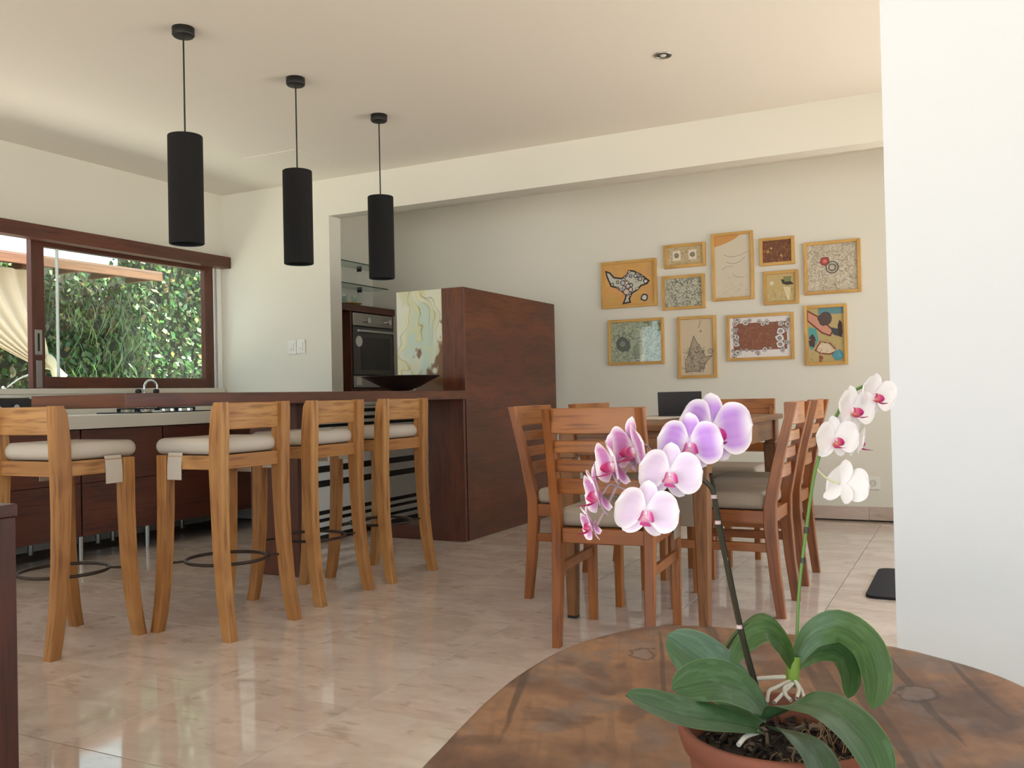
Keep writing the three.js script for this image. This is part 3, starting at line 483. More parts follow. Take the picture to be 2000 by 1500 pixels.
function scribble(x, n, x0, y0, x1, y1, cols, lmin, lmax, lw) { for (let i = 0; i < n; i++) { x.strokeStyle = cols[Math.floor(rnd() * cols.length)]; x.lineWidth = rr(lw * 0.5, lw); const a = rr(0, 6.28), l = rr(lmin, lmax), px = rr(x0, x1), py = rr(y0, y1); x.beginPath(); x.moveTo(px, py); x.quadraticCurveTo(px + Math.cos(a) * l + rr(-l, l), py + Math.sin(a) * l, px + Math.cos(a + 1) * l * 1.5, py + Math.sin(a + 1) * l * 1.5); x.stroke(); } }
const arts = {
  island(x, w, h) {
    x.fillStyle = css(210, 162, 94); x.fillRect(0, 0, w, h); for (let k = 0; k < 90; k++) { x.fillStyle = css(rr(196, 224), rr(144, 174), rr(72, 110), 0.35); x.fillRect(rr(0, w), rr(0, h), rr(20, 90), rr(8, 60)); }
    const P = [[0.04, 0.16], [0.12, 0.2], [0.2, 0.32], [0.36, 0.36], [0.46, 0.28], [0.5, 0.18], [0.6, 0.2], [0.74, 0.3], [0.9, 0.46], [0.86, 0.52], [0.74, 0.56], [0.66, 0.66], [0.56, 0.72], [0.5, 0.86], [0.52, 0.94], [0.38, 0.96], [0.42, 0.86], [0.44, 0.76], [0.36, 0.66], [0.24, 0.56], [0.14, 0.52], [0.1, 0.4], [0.06, 0.28]].map(([a, b]) => [a * w, b * h]);
    poly(x, P, css(196, 194, 180), css(28, 26, 28), 11);
    x.save(); x.beginPath(); P.forEach((p, i) => (i ? x.lineTo(p[0], p[1]) : x.moveTo(p[0], p[1]))); x.clip();
    for (let k = 0; k < 46; k++) blob(x, rr(0.08, 0.9) * w, rr(0.2, 0.9) * h, rr(7, 24), css(rr(186, 226), rr(182, 220), rr(168, 204)), css(44, 42, 46), rr(3, 6)); scribble(x, 60, 0, 0.2 * h, w, h, [css(40, 38, 44), css(96, 96, 96)], 8, 20, 4); x.restore();
    blob(x, 0.8 * w, 0.85 * h, 24, css(206, 204, 200), css(34, 32, 34), 9, 22);
  },
  stamps(x, w, h) { x.fillStyle = css(192, 172, 130); x.fillRect(0, 0, w, h); scribble(x, 80, 0, 0, w, h, [css(160, 134, 92, 0.6), css(214, 206, 180, 0.7), css(150, 110, 96, 0.5)], 10, 40, 8); for (const cx of [0.28, 0.72]) { x.fillStyle = css(224, 212, 194); x.fillRect(cx * w - 42, h * 0.2, 84, h * 0.55); blob(x, cx * w, h * 0.47, 24, css(142, 128, 100), css(92, 80, 62), 4); blob(x, cx * w, h * 0.45, 10, css(190, 178, 150), css(70, 60, 50), 3); } },
  scrawl(x, w, h) { x.fillStyle = css(190, 186, 164); x.fillRect(0, 0, w, h); scribble(x, 620, 0, 0, w, h, [css(58, 70, 66), css(96, 104, 96), css(206, 200, 180)], 8, 26, 4.5); },
  sheet(x, w, h) { x.fillStyle = css(206, 150, 84); x.fillRect(0, 0, w, h); x.beginPath(); x.moveTo(0, h * 0.17); x.quadraticCurveTo(w * 0.55, h * 0.1, w * 0.72, 0); x.lineTo(w, 0); x.lineTo(w, h); x.lineTo(0, h); x.closePath(); x.fillStyle = css(212, 200, 178); x.fill(); x.strokeStyle = css(150, 140, 126); x.lineWidth = 3; for (const [a, b, c, d, e, f] of [[0.25, 0.3, 0.5, 0.4, 0.92, 0.28], [0.32, 0.42, 0.6, 0.52, 0.85, 0.36], [0.2, 0.55, 0.3, 0.48, 0.5, 0.5], [0.5, 0.62, 0.56, 0.7, 0.8, 0.68]]) { x.beginPath(); x.moveTo(a * w, b * h); x.quadraticCurveTo(c * w, d * h, e * w, f * h); x.stroke(); } for (let k = 0; k < 40; k++) { x.fillStyle = css(196, 178, 140, 0.5); x.fillRect(rr(0, w), rr(h * 0.6, h), rr(4, 14), rr(4, 14)); } },
  rust(x, w, h) { x.fillStyle = css(112, 68, 44); x.fillRect(0, 0, w, h); scribble(x, 260, 0, 0, w, h, [css(150, 92, 46), css(84, 48, 40), css(190, 140, 70), css(120, 56, 44)], 10, 30, 6); for (const [a, b] of [[0.18, 0.5], [0.3, 0.35], [0.65, 0.7]]) blob(x, a * w, b * h, 14, css(206, 170, 100), null); },
  figures(x, w, h) { x.fillStyle = css(196, 172, 116); x.fillRect(0, 0, w, h); blob(x, 0.18 * w, 0.32 * h, 30, css(220, 210, 180), css(200, 186, 150), 4); scribble(x, 60, 0, h * 0.5, w, h, [css(124, 126, 104), css(206, 196, 160), css(160, 150, 116)], 14, 40, 6); poly(x, [[0.5 * w, 0.2 * h], [0.8 * w, 0.24 * h], [0.95 * w, 0.4 * h], [0.7 * w, 0.42 * h], [0.55 * w, 0.36 * h]], css(58, 50, 44), null); poly(x, [[0.6 * w, 0.12 * h], [0.86 * w, 0.12 * h], [0.82 * w, 0.3 * h], [0.62 * w, 0.3 * h]], css(128, 132, 84), css(60, 60, 40), 4); poly(x, [[0.55 * w, 0.45 * h], [0.85 * w, 0.5 * h], [0.8 * w, 0.98 * h], [0.72 * w, 0.98 * h]], css(222, 206, 160), css(110, 96, 70), 3); },
  doodle(x, w, h) { x.fillStyle = css(196, 184, 162); x.fillRect(0, 0, w, h); scribble(x, 420, 0, 0, w, h, [css(150, 138, 118), css(222, 214, 196), css(136, 126, 110), css(170, 156, 134)], 10, 34, 5); blob(x, 0.36 * w, 0.36 * h, 34, css(176, 70, 62), css(120, 50, 46), 6); blob(x, 0.36 * w, 0.36 * h, 16, css(206, 120, 106), null); x.strokeStyle = css(84, 86, 80); x.lineWidth = 9; for (const r of [26, 46]) { x.beginPath(); x.arc(0.5 * w, 0.5 * h, r, 0, 6.3); x.stroke(); } },
  tangle(x, w, h) { x.fillStyle = css(206, 192, 168); x.fillRect(0, 0, w, h); scribble(x, 360, 0, 0, w, h, [css(150, 138, 118), css(224, 214, 192), css(122, 112, 98), css(176, 164, 142)], 10, 36, 6); blob(x, 0.24 * w, 0.56 * h, 52, css(112, 106, 96), css(84, 78, 70), 5); blob(x, 0.23 * w, 0.54 * h, 26, css(158, 152, 136), css(96, 90, 80), 4); blob(x, 0.55 * w, 0.7 * h, 44, css(172, 162, 136), css(130, 122, 104), 4); },
  crag(x, w, h) { x.fillStyle = css(206, 188, 158); x.fillRect(0, 0, w, h); const P = [[0.4, 0.3], [0.5, 0.42], [0.6, 0.5], [0.74, 0.68], [0.95, 0.66], [0.75, 0.78], [0.7, 0.88], [0.55, 0.94], [0.3, 0.93], [0.14, 0.95], [0.12, 0.78], [0.24, 0.6], [0.32, 0.44]].map(([a, b]) => [a * w, b * h]); poly(x, P, css(168, 154, 130), css(98, 92, 84), 4); scribble(x, 170, w * 0.16, h * 0.5, w * 0.72, h * 0.95, [css(96, 90, 82), css(130, 120, 106), css(182, 166, 140)], 6, 22, 4); x.strokeStyle = css(120, 112, 100); x.lineWidth = 4; x.beginPath(); x.moveTo(0.62 * w, 0.03 * h); x.lineTo(0.56 * w, 0.16 * h); x.moveTo(0.4 * w, 0.3 * h); x.lineTo(0.24 * w, 0.62 * h); x.stroke(); blob(x, 0.62 * w, 0.22 * h, 8, css(150, 138, 122), null); blob(x, 0.9 * w, 0.58 * h, 16, css(184, 172, 152), css(110, 104, 94), 3); },
  board(x, w, h) { x.fillStyle = css(228, 222, 220); x.fillRect(0, 0, w, h); x.fillStyle = css(134, 84, 62); x.fillRect(w * 0.06, h * 0.14, w * 0.88, h * 0.68); scribble(x, 300, w * 0.1, h * 0.16, w * 0.9, h * 0.8, [css(150, 98, 74), css(116, 68, 52), css(164, 112, 84)], 4, 14, 3); const ring = (cx, cy, r) => { blob(x, cx * w, cy * h, r, css(226, 220, 216), css(96, 80, 78), 2.5, r * 0.9); blob(x, cx * w, cy * h, r * 0.45, css(150, 140, 140), css(60, 52, 56), 2, r * 0.4); }; for (let k = 0; k < 46; k++) { const t = rnd(); const e = Math.floor(rnd() * 4); ring(e === 0 ? t : e === 1 ? t : e === 2 ? rr(0.03, 0.13) : rr(0.86, 0.97), e === 0 ? rr(0.06, 0.22) : e === 1 ? rr(0.76, 0.92) : t, rr(9, 20)); } ring(0.84, 0.38, 26); ring(0.82, 0.55, 28); ring(0.83, 0.7, 26); },
  colour(x, w, h) {
    x.fillStyle = css(184, 162, 108); x.fillRect(0, 0, w, h); x.fillStyle = css(96, 140, 146); x.fillRect(w * 0.3, 0, w * 0.7, h * 0.12); poly(x, [[0, 0.04], [0.3, 0.16], [0.7, 0.42], [0.62, 0.52], [0.4, 0.46], [0, 0.22]].map(([a, b]) => [a * w, b * h]), css(206, 146, 122), css(112, 58, 48), 10); blob(x, 0.48 * w, 0.2 * h, 46, css(86, 70, 68), css(60, 48, 50), 4); poly(x, [[0.62, 0.36], [0.95, 0.42], [0.95, 0.56], [0.7, 0.5]].map(([a, b]) => [a * w, b * h]), css(62, 66, 72), null); poly(x, [[0.02, 0.34], [0.24, 0.38], [0.3, 0.6], [0.1, 0.8], [0.02, 0.7]].map(([a, b]) => [a * w, b * h]), css(86, 156, 152), null); blob(x, 0.12 * w, 0.6 * h, 22, css(76, 52, 50), null, 0, 50); poly(x, [[0.2, 0.78], [0.35, 0.62], [0.6, 0.66], [0.8, 0.8], [0.6, 0.86], [0.35, 0.84]].map(([a, b]) => [a * w, b * h]), css(216, 196, 170), css(132, 66, 48), 10); blob(x, 0.82 * w, 0.88 * h, 38, css(70, 150, 170), css(60, 110, 120), 4, 34); poly(x, [[0.3, 0.84], [0.42, 0.92], [0.36, 1], [0.3, 1]].map(([a, b]) => [a * w, b * h]), css(140, 76, 52), null); blob(x, 0.9 * w, 0.4 * h, 16, css(66, 44, 44), null, 0, 60); scribble(x, 60, 0, h * 0.55, w, h, [css(196, 178, 130), css(150, 128, 80)], 8, 22, 4);
  },
};
{
  const L = [['island', -2.59, 1.933, 0.495, 0.402, 'framed picture of a grey island shape on orange ground'], ['stamps', -2.1, 2.132, 0.352, 0.197, 'small framed picture with two pale square stamps'], ['scrawl', -2.117, 1.829, 0.362, 0.284, 'framed picture of dense grey scribbled lettering-like marks'], ['sheet', -1.705, 2.01, 0.335, 0.55, 'tall framed pale sheet with faint sketched lines'], ['rust', -1.352, 2.1, 0.268, 0.22, 'small framed rust-brown picture, uppermost small one on the right'], ['figures', -1.328, 1.81, 0.268, 0.266, 'small framed yellowish picture with two figures'], ['doodle', -0.941, 1.939, 0.416, 0.408, 'framed beige doodle picture with one red ring'], ['tangle', -2.538, 1.437, 0.492, 0.388, 'framed glossy grey-green tangle picture at lower left'], ['crag', -2.013, 1.369, 0.322, 0.51, 'tall framed pencil drawing of a craggy shape'], ['board', -1.502, 1.428, 0.526, 0.37, 'wide framed brown panel picture with white ringed border'], ['colour', -1.0, 1.42, 0.316, 0.466, 'framed colourful abstract picture with turquoise patches']];
  const fw = 0.024, dp = 0.03;
  for (const [k, x, y, w, h, lab] of L) {
    const p = thing('framed_picture', lab, 'picture', [x, y, DW], 0, 'framed pictures on the dining wall');
    for (const s of [-1, 1]) { part(p, 'frame_side', bx(s * (w / 2 - fw) , -h / 2, 0.001, s * w / 2, h / 2, dp, 0.002, 1), M.frame); part(p, 'frame_rail', bx(-w / 2 + fw, s * (h / 2 - fw), 0.001, w / 2 - fw, s * h / 2, dp, 0.002, 0), M.frame); }
    const pw = w - 2 * fw, ph = h - 2 * fw, g = new THREE.BoxGeometry(pw, ph, 0.006); const S = 256 / Math.max(pw, ph) * 1.5;
    part(p, 'print', g, new THREE.MeshPhysicalMaterial({ map: canvasTex(Math.round(pw * S), Math.round(ph * S), arts[k]), roughness: k === 'tangle' ? 0.12 : 0.6 }), [0, 0, 0.012]);
    if (k === 'tangle') part(p, 'glass', bx(-pw / 2, -ph / 2, 0.022, pw / 2, ph / 2, 0.024, 0), M.glass);
  }
}
// ---------------------------------------------------------------- slab coffee table
{
  const GA = 0.35, GB = 0.94, Y = 0.45, C = [-0.22, -1.38];
  const out = [[-0.747, -1.149], [-0.80, -1.45], [-0.817, -1.62], [-0.805, -1.83], [-0.745, -2.0], [-0.66, -2.095], [-0.54, -2.125], [-0.40, -2.125], [-0.24, -2.12], [-0.10, -2.07], [0.02, -1.98], [0.10, -1.87], [0.24, -1.66], [0.34, -1.36], [0.35, -1.06], [0.24, -0.78], [0.0, -0.64], [-0.3, -0.62], [-0.56, -0.75], [-0.69, -0.95]];
  const curve = new THREE.CatmullRomCurve3(out.map(([x, z]) => V(x, 0, z)), true, 'centripetal'), N = 160, ring = curve.getSpacedPoints(N).slice(0, N).map((p, i) => { const k = 1 + (fbm(i * 0.16 * Math.abs(1 - i / 80) + 3, 0.5, 360, 2) - 0.5) * 0.03; return V(C[0] + (p.x - C[0]) * k, 0, C[1] + (p.z - C[1]) * k); });
  const woodS = makeTex(1024, 1024, (u, v) => {
    const x = -0.85 + u * 1.25, z = -2.2 + v * 1.65, a = GA * x + GB * z, b = GB * x - GA * z;   // a along the grain, b across it
    const w = fbm(x * 3, z * 3, 300, 4), g = fbm(a * 4 + w, b * 55, 305, 4), big = fbm(x * 5 + w, z * 5, 310, 4), st = fbm(a * 3, b * 14 + w * 3, 315, 4), fine = fbm(x * 45, z * 45, 318, 3);
    let c = mix3([150, 112, 84], [116, 84, 66], smooth(0.36, 0.62, big)); c = mix3(c, [162, 112, 76], 0.45 * smooth(0.5, 0.72, st)); c = mix3(c, [98, 74, 62], 0.3 * smooth(0.5, 0.75, g));
    c = mix3(c, [122, 106, 102], 0.65 * smooth(0.5, 0.68, fbm(x * 14 + w * 2, z * 14, 320, 5))); c = mix3(c, [92, 66, 54], 0.6 * smooth(0.55, 0.7, fbm(x * 9 + 3, z * 9 + w * 2, 325, 5)));
    c = mix3(c, [72, 54, 46], 0.6 * smooth(0.70, 0.76, fbm(a * 1.1, b * 30 + w, 330, 2)));
    for (const [kx, kz, r] of [[-0.649, -1.872, 0.032], [-0.106, -1.838, 0.034]]) { const d = Math.hypot(x - kx, (z - kz) * 0.9) / r + (fbm(x * 28, z * 28, 340, 4) - 0.5) * 1.5; c = mix3(c, [128, 112, 108], 0.8 * (1 - smooth(0.7, 0.95, d))); c = mix3(c, [58, 44, 42], 0.65 * Math.exp(-Math.pow((d - 0.95) / 0.12, 2))); }
    c = c.map((q) => q * (0.9 + 0.2 * fine));
    return c;
  });
  const bumpS = makeTex(512, 512, (u, v) => { const x = -0.85 + u * 1.25, z = -2.2 + v * 1.65, a = GA * x + GB * z, b = GB * x - GA * z; const k = 255 * (0.5 * fbm(a * 5, b * 50, 305, 4) + 0.5 * fbm(x * 8, z * 8, 320, 4)); return [k, k, k]; }, false);
  for (const t of [woodS, bumpS]) { t.wrapS = t.wrapT = THREE.ClampToEdgeWrapping; }
  const rows = [0, 0.12, 0.25, 0.4, 0.55, 0.7, 0.82, 0.9, 0.95, 0.98].map((s) => [s, (p, i) => Y - 0.028 * (1 - s * s) + (fbm(p.x * 7, p.z * 7, 350, 3) - 0.5) * 0.016 * s]).concat([[0.995, () => Y - 0.002], [1.0, () => Y - 0.012], [1.0, () => Y - 0.03], [0.985, () => Y - 0.055], [0.93, () => Y - 0.085], [0.75, () => Y - 0.1], [0, () => Y - 0.1]]);
  const pos = [], uv = [], idx = [];
  for (const [s, fy] of rows) for (let i = 0; i <= N; i++) { const p = V(C[0] + (ring[i % N].x - C[0]) * s, 0, C[1] + (ring[i % N].z - C[1]) * s); pos.push(p.x, fy(p, i), p.z); uv.push((p.x + 0.85) / 1.25, (p.z + 2.2) / 1.65); }
  for (let r = 0; r + 1 < rows.length; r++) for (let i = 0; i < N; i++) { const a = r * (N + 1) + i, b = a + 1, c = a + N + 1, d = c + 1; idx.push(a, b, d, a, d, c); }
  const g = new THREE.BufferGeometry(); g.setAttribute('position', new THREE.Float32BufferAttribute(pos, 3)); g.setAttribute('uv', new THREE.Float32BufferAttribute(uv, 2)); g.setIndex(idx); g.computeVertexNormals();
  const t = thing('slab_table', 'low table with rough brown natural-edge wooden slab top in the foreground', 'table', [C[0], 0, C[1]]);
  wpart(t, 'slab_top', g, new THREE.MeshPhysicalMaterial({ map: woodS, bumpMap: bumpS, bumpScale: 0.003, roughness: 0.5, side: THREE.DoubleSide }));
  for (const [x, z] of [[-0.52, -1.75], [0.02, -1.75], [0.08, -1.0], [-0.46, -1.0]]) wpart(t, 'leg', post([[x, 0, z, 0.05, 0.05], [x, 0.2, z, 0.055, 0.055], [x, 0.352, z, 0.06, 0.06]]), M.dark);
}
// ---------------------------------------------------------------- clay pot
{
  const p = thing('clay_pot', 'round terracotta pot holding two orchids on the slab table', 'pot', [-0.2223, 0.4245, -1.1597]);
  const clay = makeTex(256, 256, (u, v) => mix3([140, 82, 58], [112, 62, 46], fbm(u * 9, v * 9, 400, 4)));
  const k = 0.1623;
  part(p, 'body', lathe([[0.001, 0], [0.092, 0], [0.094, 0.004], [0.108, k * 0.55], [0.114, k - 0.032], [0.12, k - 0.030], [0.1255, k - 0.012], [0.125, k - 0.003], [0.121, k], [0.115, k - 0.003], [0.112, k - 0.02], [0.1, 0.02], [0.001, 0.016]], 72), tmat(clay, 0.75));
  const soil = new THREE.CylinderGeometry(0.111, 0.106, 0.03, 40); part(p, 'soil', soil, mat(38, 28, 24, 0.95), [0, k - 0.052, 0]);
  const bg = new THREE.BoxGeometry(1, 0.4, 0.6), im = new THREE.InstancedMesh(bg, new THREE.MeshPhysicalMaterial({ color: 0xffffff, roughness: 0.9 }), 420), m4 = new THREE.Matrix4(), q = new THREE.Quaternion(), c = new THREE.Color();
  for (let i = 0; i < 420; i++) { const a = rnd() * 6.283, r = 0.103 * Math.sqrt(rnd()), s = rr(0.004, 0.016); q.setFromEuler(new THREE.Euler(rr(-0.7, 0.7), rr(0, 6), rr(-0.7, 0.7))); m4.compose(V(Math.cos(a) * r, k - 0.035 + rr(-0.003, 0.008), Math.sin(a) * r), q, V(s, s * 0.8, s * rr(0.3, 0.9))); im.setMatrixAt(i, m4); const d = rr(0.5, 1.5); c.setRGB(0.035 * d, 0.024 * d, 0.017 * d); if (rnd() < 0.12) c.setRGB(0.16, 0.12, 0.085); im.setColorAt(i, c); }
  im.name = 'bark_chips'; im.userData.kind = 'stuff'; p.add(im);
  const strM = mat(150, 120, 92, 0.9), fib = []; for (let i = 0; i < 46; i++) { const a = rr(-1.2, 1.4), r = rr(0.05, 0.1), x = Math.cos(a) * r, z = Math.sin(a) * r, b = rr(0, 6.28), l = rr(0.012, 0.03); fib.push(tube([[x, k - 0.032, z], [x + Math.cos(b) * l * 0.5, k - 0.02 + rr(0, 0.012), z + Math.sin(b) * l * 0.5], [x + Math.cos(b) * l, k - 0.028, z + Math.sin(b) * l]].map((w) => { const rad = Math.hypot(w[0], w[2]), f = rad > 0.106 ? 0.106 / rad : 1; return [w[0] * f, w[1], w[2] * f]; }), 0.0007, 6, 4)); }
  const fm = part(p, 'dry_roots', merge(fib), strM); fm.userData.kind = 'stuff';
}
// ---------------------------------------------------------------- orchids
function petalGeo(L, W, prof, cup, wave, colFn, sd) {
  const nu = 14, nv = 12, pos = [], col = [], idx = [];
  for (let i = 0; i <= nu; i++) for (let j = 0; j <= nv; j++) {
    const s = i / nu, t = j / nv * 2 - 1, w = W / 2 * prof(s);
    const z = cup[0] * s * s * L + cup[1] * t * t * w + wave * Math.sin(s * 7 + t * 5 + sd) * s * Math.abs(t) * L;
    pos.push(t * w, s * L, z); const c = colFn(s, t); col.push(...c);
    if (i < nu && j < nv) { const a = i * (nv + 1) + j, b = a + 1, c2 = a + nv + 1, d = c2 + 1; idx.push(a, b, d, a, d, c2); }
  }
  const g = new THREE.BufferGeometry(); g.setAttribute('position', new THREE.Float32BufferAttribute(pos, 3)); g.setAttribute('color', new THREE.Float32BufferAttribute(col, 3)); g.setIndex(idx); g.computeVertexNormals(); return g;
}
const lin = (r, g, b) => { const c = new THREE.Color().setRGB(r / 255, g / 255, b / 255, THREE.SRGBColorSpace); return [c.r, c.g, c.b]; };
const roundP = (s) => (s < 0.5 ? 0.14 + 0.86 * Math.sin(s / 0.5 * Math.PI / 2) : Math.sqrt(Math.max(0, 1 - Math.pow((s - 0.5) / 0.5, 2.4))));
const ovalP = (s) => (s < 0.5 ? 0.3 + 0.7 * Math.sin(s / 0.5 * Math.PI / 2) : Math.sqrt(Math.max(0, 1 - Math.pow((s - 0.5) / 0.5, 2))));
const petalM = new THREE.MeshPhysicalMaterial({ vertexColors: true, roughness: 0.75, transmission: 0.22, thickness: 0, side: THREE.DoubleSide });
const lipM = new THREE.MeshPhysicalMaterial({ vertexColors: true, roughness: 0.5, side: THREE.DoubleSide });
function bloomSet(tint) {
  const white = lin(250, 246, 250), { mid, heart, amt } = tint;
  const pc = (s, t) => { const vein = 0.12 * Math.sin(t * 22) * (1 - s), a = clamp(amt * smooth(0.08, 0.4, s) * (1 - smooth(0.62, 1.0, Math.max(s, Math.abs(t) * 0.98))) + vein * amt, 0, 1); let c = mix3(white, mid, a); return mix3(c, heart, 0.5 * amt * (1 - smooth(0, 0.16, s))); };
  const mag = lin(...tint.lip), yel = lin(214, 150, 90), pk = lin(...tint.lip2);
  return {
    petal: petalGeo(0.53, 0.68, roundP, [0.16, 0.16], 0.06, pc, 0.4), dorsal: petalGeo(0.50, 0.33, ovalP, [-0.14, 0.22], 0.03, pc, 1.3), lower: petalGeo(0.46, 0.30, ovalP, [-0.2, 0.2], 0.03, pc, 2.2),
    lobe: petalGeo(0.22, 0.19, ovalP, [0.45, -0.3], 0.0, (s, t) => mix3(mix3(white, pk, smooth(0.1, 0.35, s)), mag, smooth(0.35, 0.8, s)), 0),
    mid: petalGeo(0.28, 0.19, (s) => (s < 0.7 ? 0.35 + 0.65 * s / 0.7 : 1 - 0.75 * (s - 0.7) / 0.3), [1.1, -0.5], 0, (s, t) => mix3(mix3(yel, pk, smooth(0.05, 0.3, s)), mag, smooth(0.25, 0.6, s)), 0),
  };
}
function flowerOn(plant, S, p, face, roll, size, lean = [0, 0]) {
  const f = new THREE.Group(); f.name = 'flower'; f.position.set(p[0] - plant.position.x, p[1] - plant.position.y, p[2] - plant.position.z);
  const m = new THREE.Matrix4().lookAt(V(...face), V(0, 0, 0), V(0, 1, 0)); f.quaternion.setFromRotationMatrix(m); f.rotateZ(roll); f.scale.setScalar(size); plant.add(f);
  const add = (name, g, mt, ang, tilt, z, pos) => { const o = new THREE.Mesh(g, mt); o.name = name; o.rotation.order = 'ZXY'; o.rotation.z = ang; o.rotation.x = tilt; o.position.set(...(pos || [0, 0, 0])); o.position.z += z; f.add(o); return o; };
  add('sepal', S.dorsal, petalM, 0, 0.05, -0.015); add('sepal', S.lower, petalM, 2.42 + lean[0], 0.05, -0.012); add('sepal', S.lower, petalM, -2.42 + lean[0], 0.05, -0.012);
  add('petal', S.petal, petalM, 1.36, 0.1, 0.012); add('petal', S.petal, petalM, -1.36, 0.1, 0.012);
  add('lip_lobe', S.lobe, lipM, 1.25, 0.55, 0.035, [0.02, -0.075, 0]); add('lip_lobe', S.lobe, lipM, -1.25, 0.55, 0.035, [-0.02, -0.075, 0]); add('lip', S.mid, lipM, Math.PI, 0.55, 0.03, [0, -0.05, 0]);
  const col = new THREE.SphereGeometry(0.042, 12, 10); col.scale(0.8, 1, 1.5); const cm = new THREE.Mesh(col, S.colM); cm.name = 'column'; cm.position.set(0, -0.01, 0.06); f.add(cm);
  return f;
}
const leafTop = makeTex(256, 256, (u, v) => { const e = Math.abs(v - 0.5) * 2, n = fbm(u * 6, v * 30, 500, 4), m = fbm(u * 10, v * 10, 510, 3); let c = mix3([50, 82, 50], [74, 110, 66], n); c = mix3(c, [46, 74, 44], 0.8 * Math.exp(-Math.pow(e / 0.035, 2))); c = mix3(c, [146, 168, 112], 0.5 * smooth(0.95, 1.0, e)); c = mix3(c, [104, 136, 112], 0.3 * smooth(0.5, 0.75, m)); return c; });
leafTop.wrapS = leafTop.wrapT = THREE.ClampToEdgeWrapping;
const leafA = tmat(leafTop, 0.38, { side: THREE.DoubleSide, transmission: 0.08, thickness: 0 }), leafB = tmat(leafTop, 0.38, { color: new THREE.Color(0.95, 1.0, 0.62), side: THREE.DoubleSide, transmission: 0.12, thickness: 0 });
function leafGeo(pts, width, nrm, fold = 0.25, tipBlunt = 0.6) {
  const c = new THREE.CatmullRomCurve3(pts.map((p) => V(...p))), nu = 26, nv = 8, pos = [], uv = [], idx = [], hint = V(...nrm).normalize(), top = [], bot = [];
  for (let i = 0; i <= nu; i++) {
    const s = i / nu, p = c.getPointAt(s), tg = c.getTangentAt(s), side = tg.clone().cross(hint).normalize(), n = side.clone().cross(tg).normalize();
    const w = width / 2 * (s < 0.55 ? 0.32 + 0.68 * Math.sin(s / 0.55 * Math.PI / 2) : Math.pow(Math.max(0, 1 - Math.pow((s - 0.55) / 0.45, 2.6)), tipBlunt)) + 0.0004;
    for (let j = 0; j <= nv; j++) { const t = j / nv * 2 - 1, q = p.clone().addScaledVector(side, t * w).addScaledVector(n, Math.abs(t) * w * fold - w * fold * 0.5); top.push(q.clone().addScaledVector(n, 0.0009 * (1 - Math.abs(t)))); bot.push(q.clone().addScaledVector(n, -0.0009 * (1 - Math.abs(t)) - 0.0001)); uv.push(s, j / nv); }
  }
  const m = (nu + 1) * (nv + 1); for (const q of top) pos.push(q.x, q.y, q.z); for (const q of bot) pos.push(q.x, q.y, q.z); uv.push(...uv);
  for (let i = 0; i < nu; i++) for (let j = 0; j < nv; j++) { const a = i * (nv + 1) + j, b = a + 1, d = a + nv + 1, e = d + 1; idx.push(a, b, e, a, e, d, m + a, m + e, m + b, m + a, m + d, m + e); }
  const g = new THREE.BufferGeometry(); g.setAttribute('position', new THREE.Float32BufferAttribute(pos, 3)); g.setAttribute('uv', new THREE.Float32BufferAttribute(uv, 2)); g.setIndex(idx); g.computeVertexNormals(); return g;
}
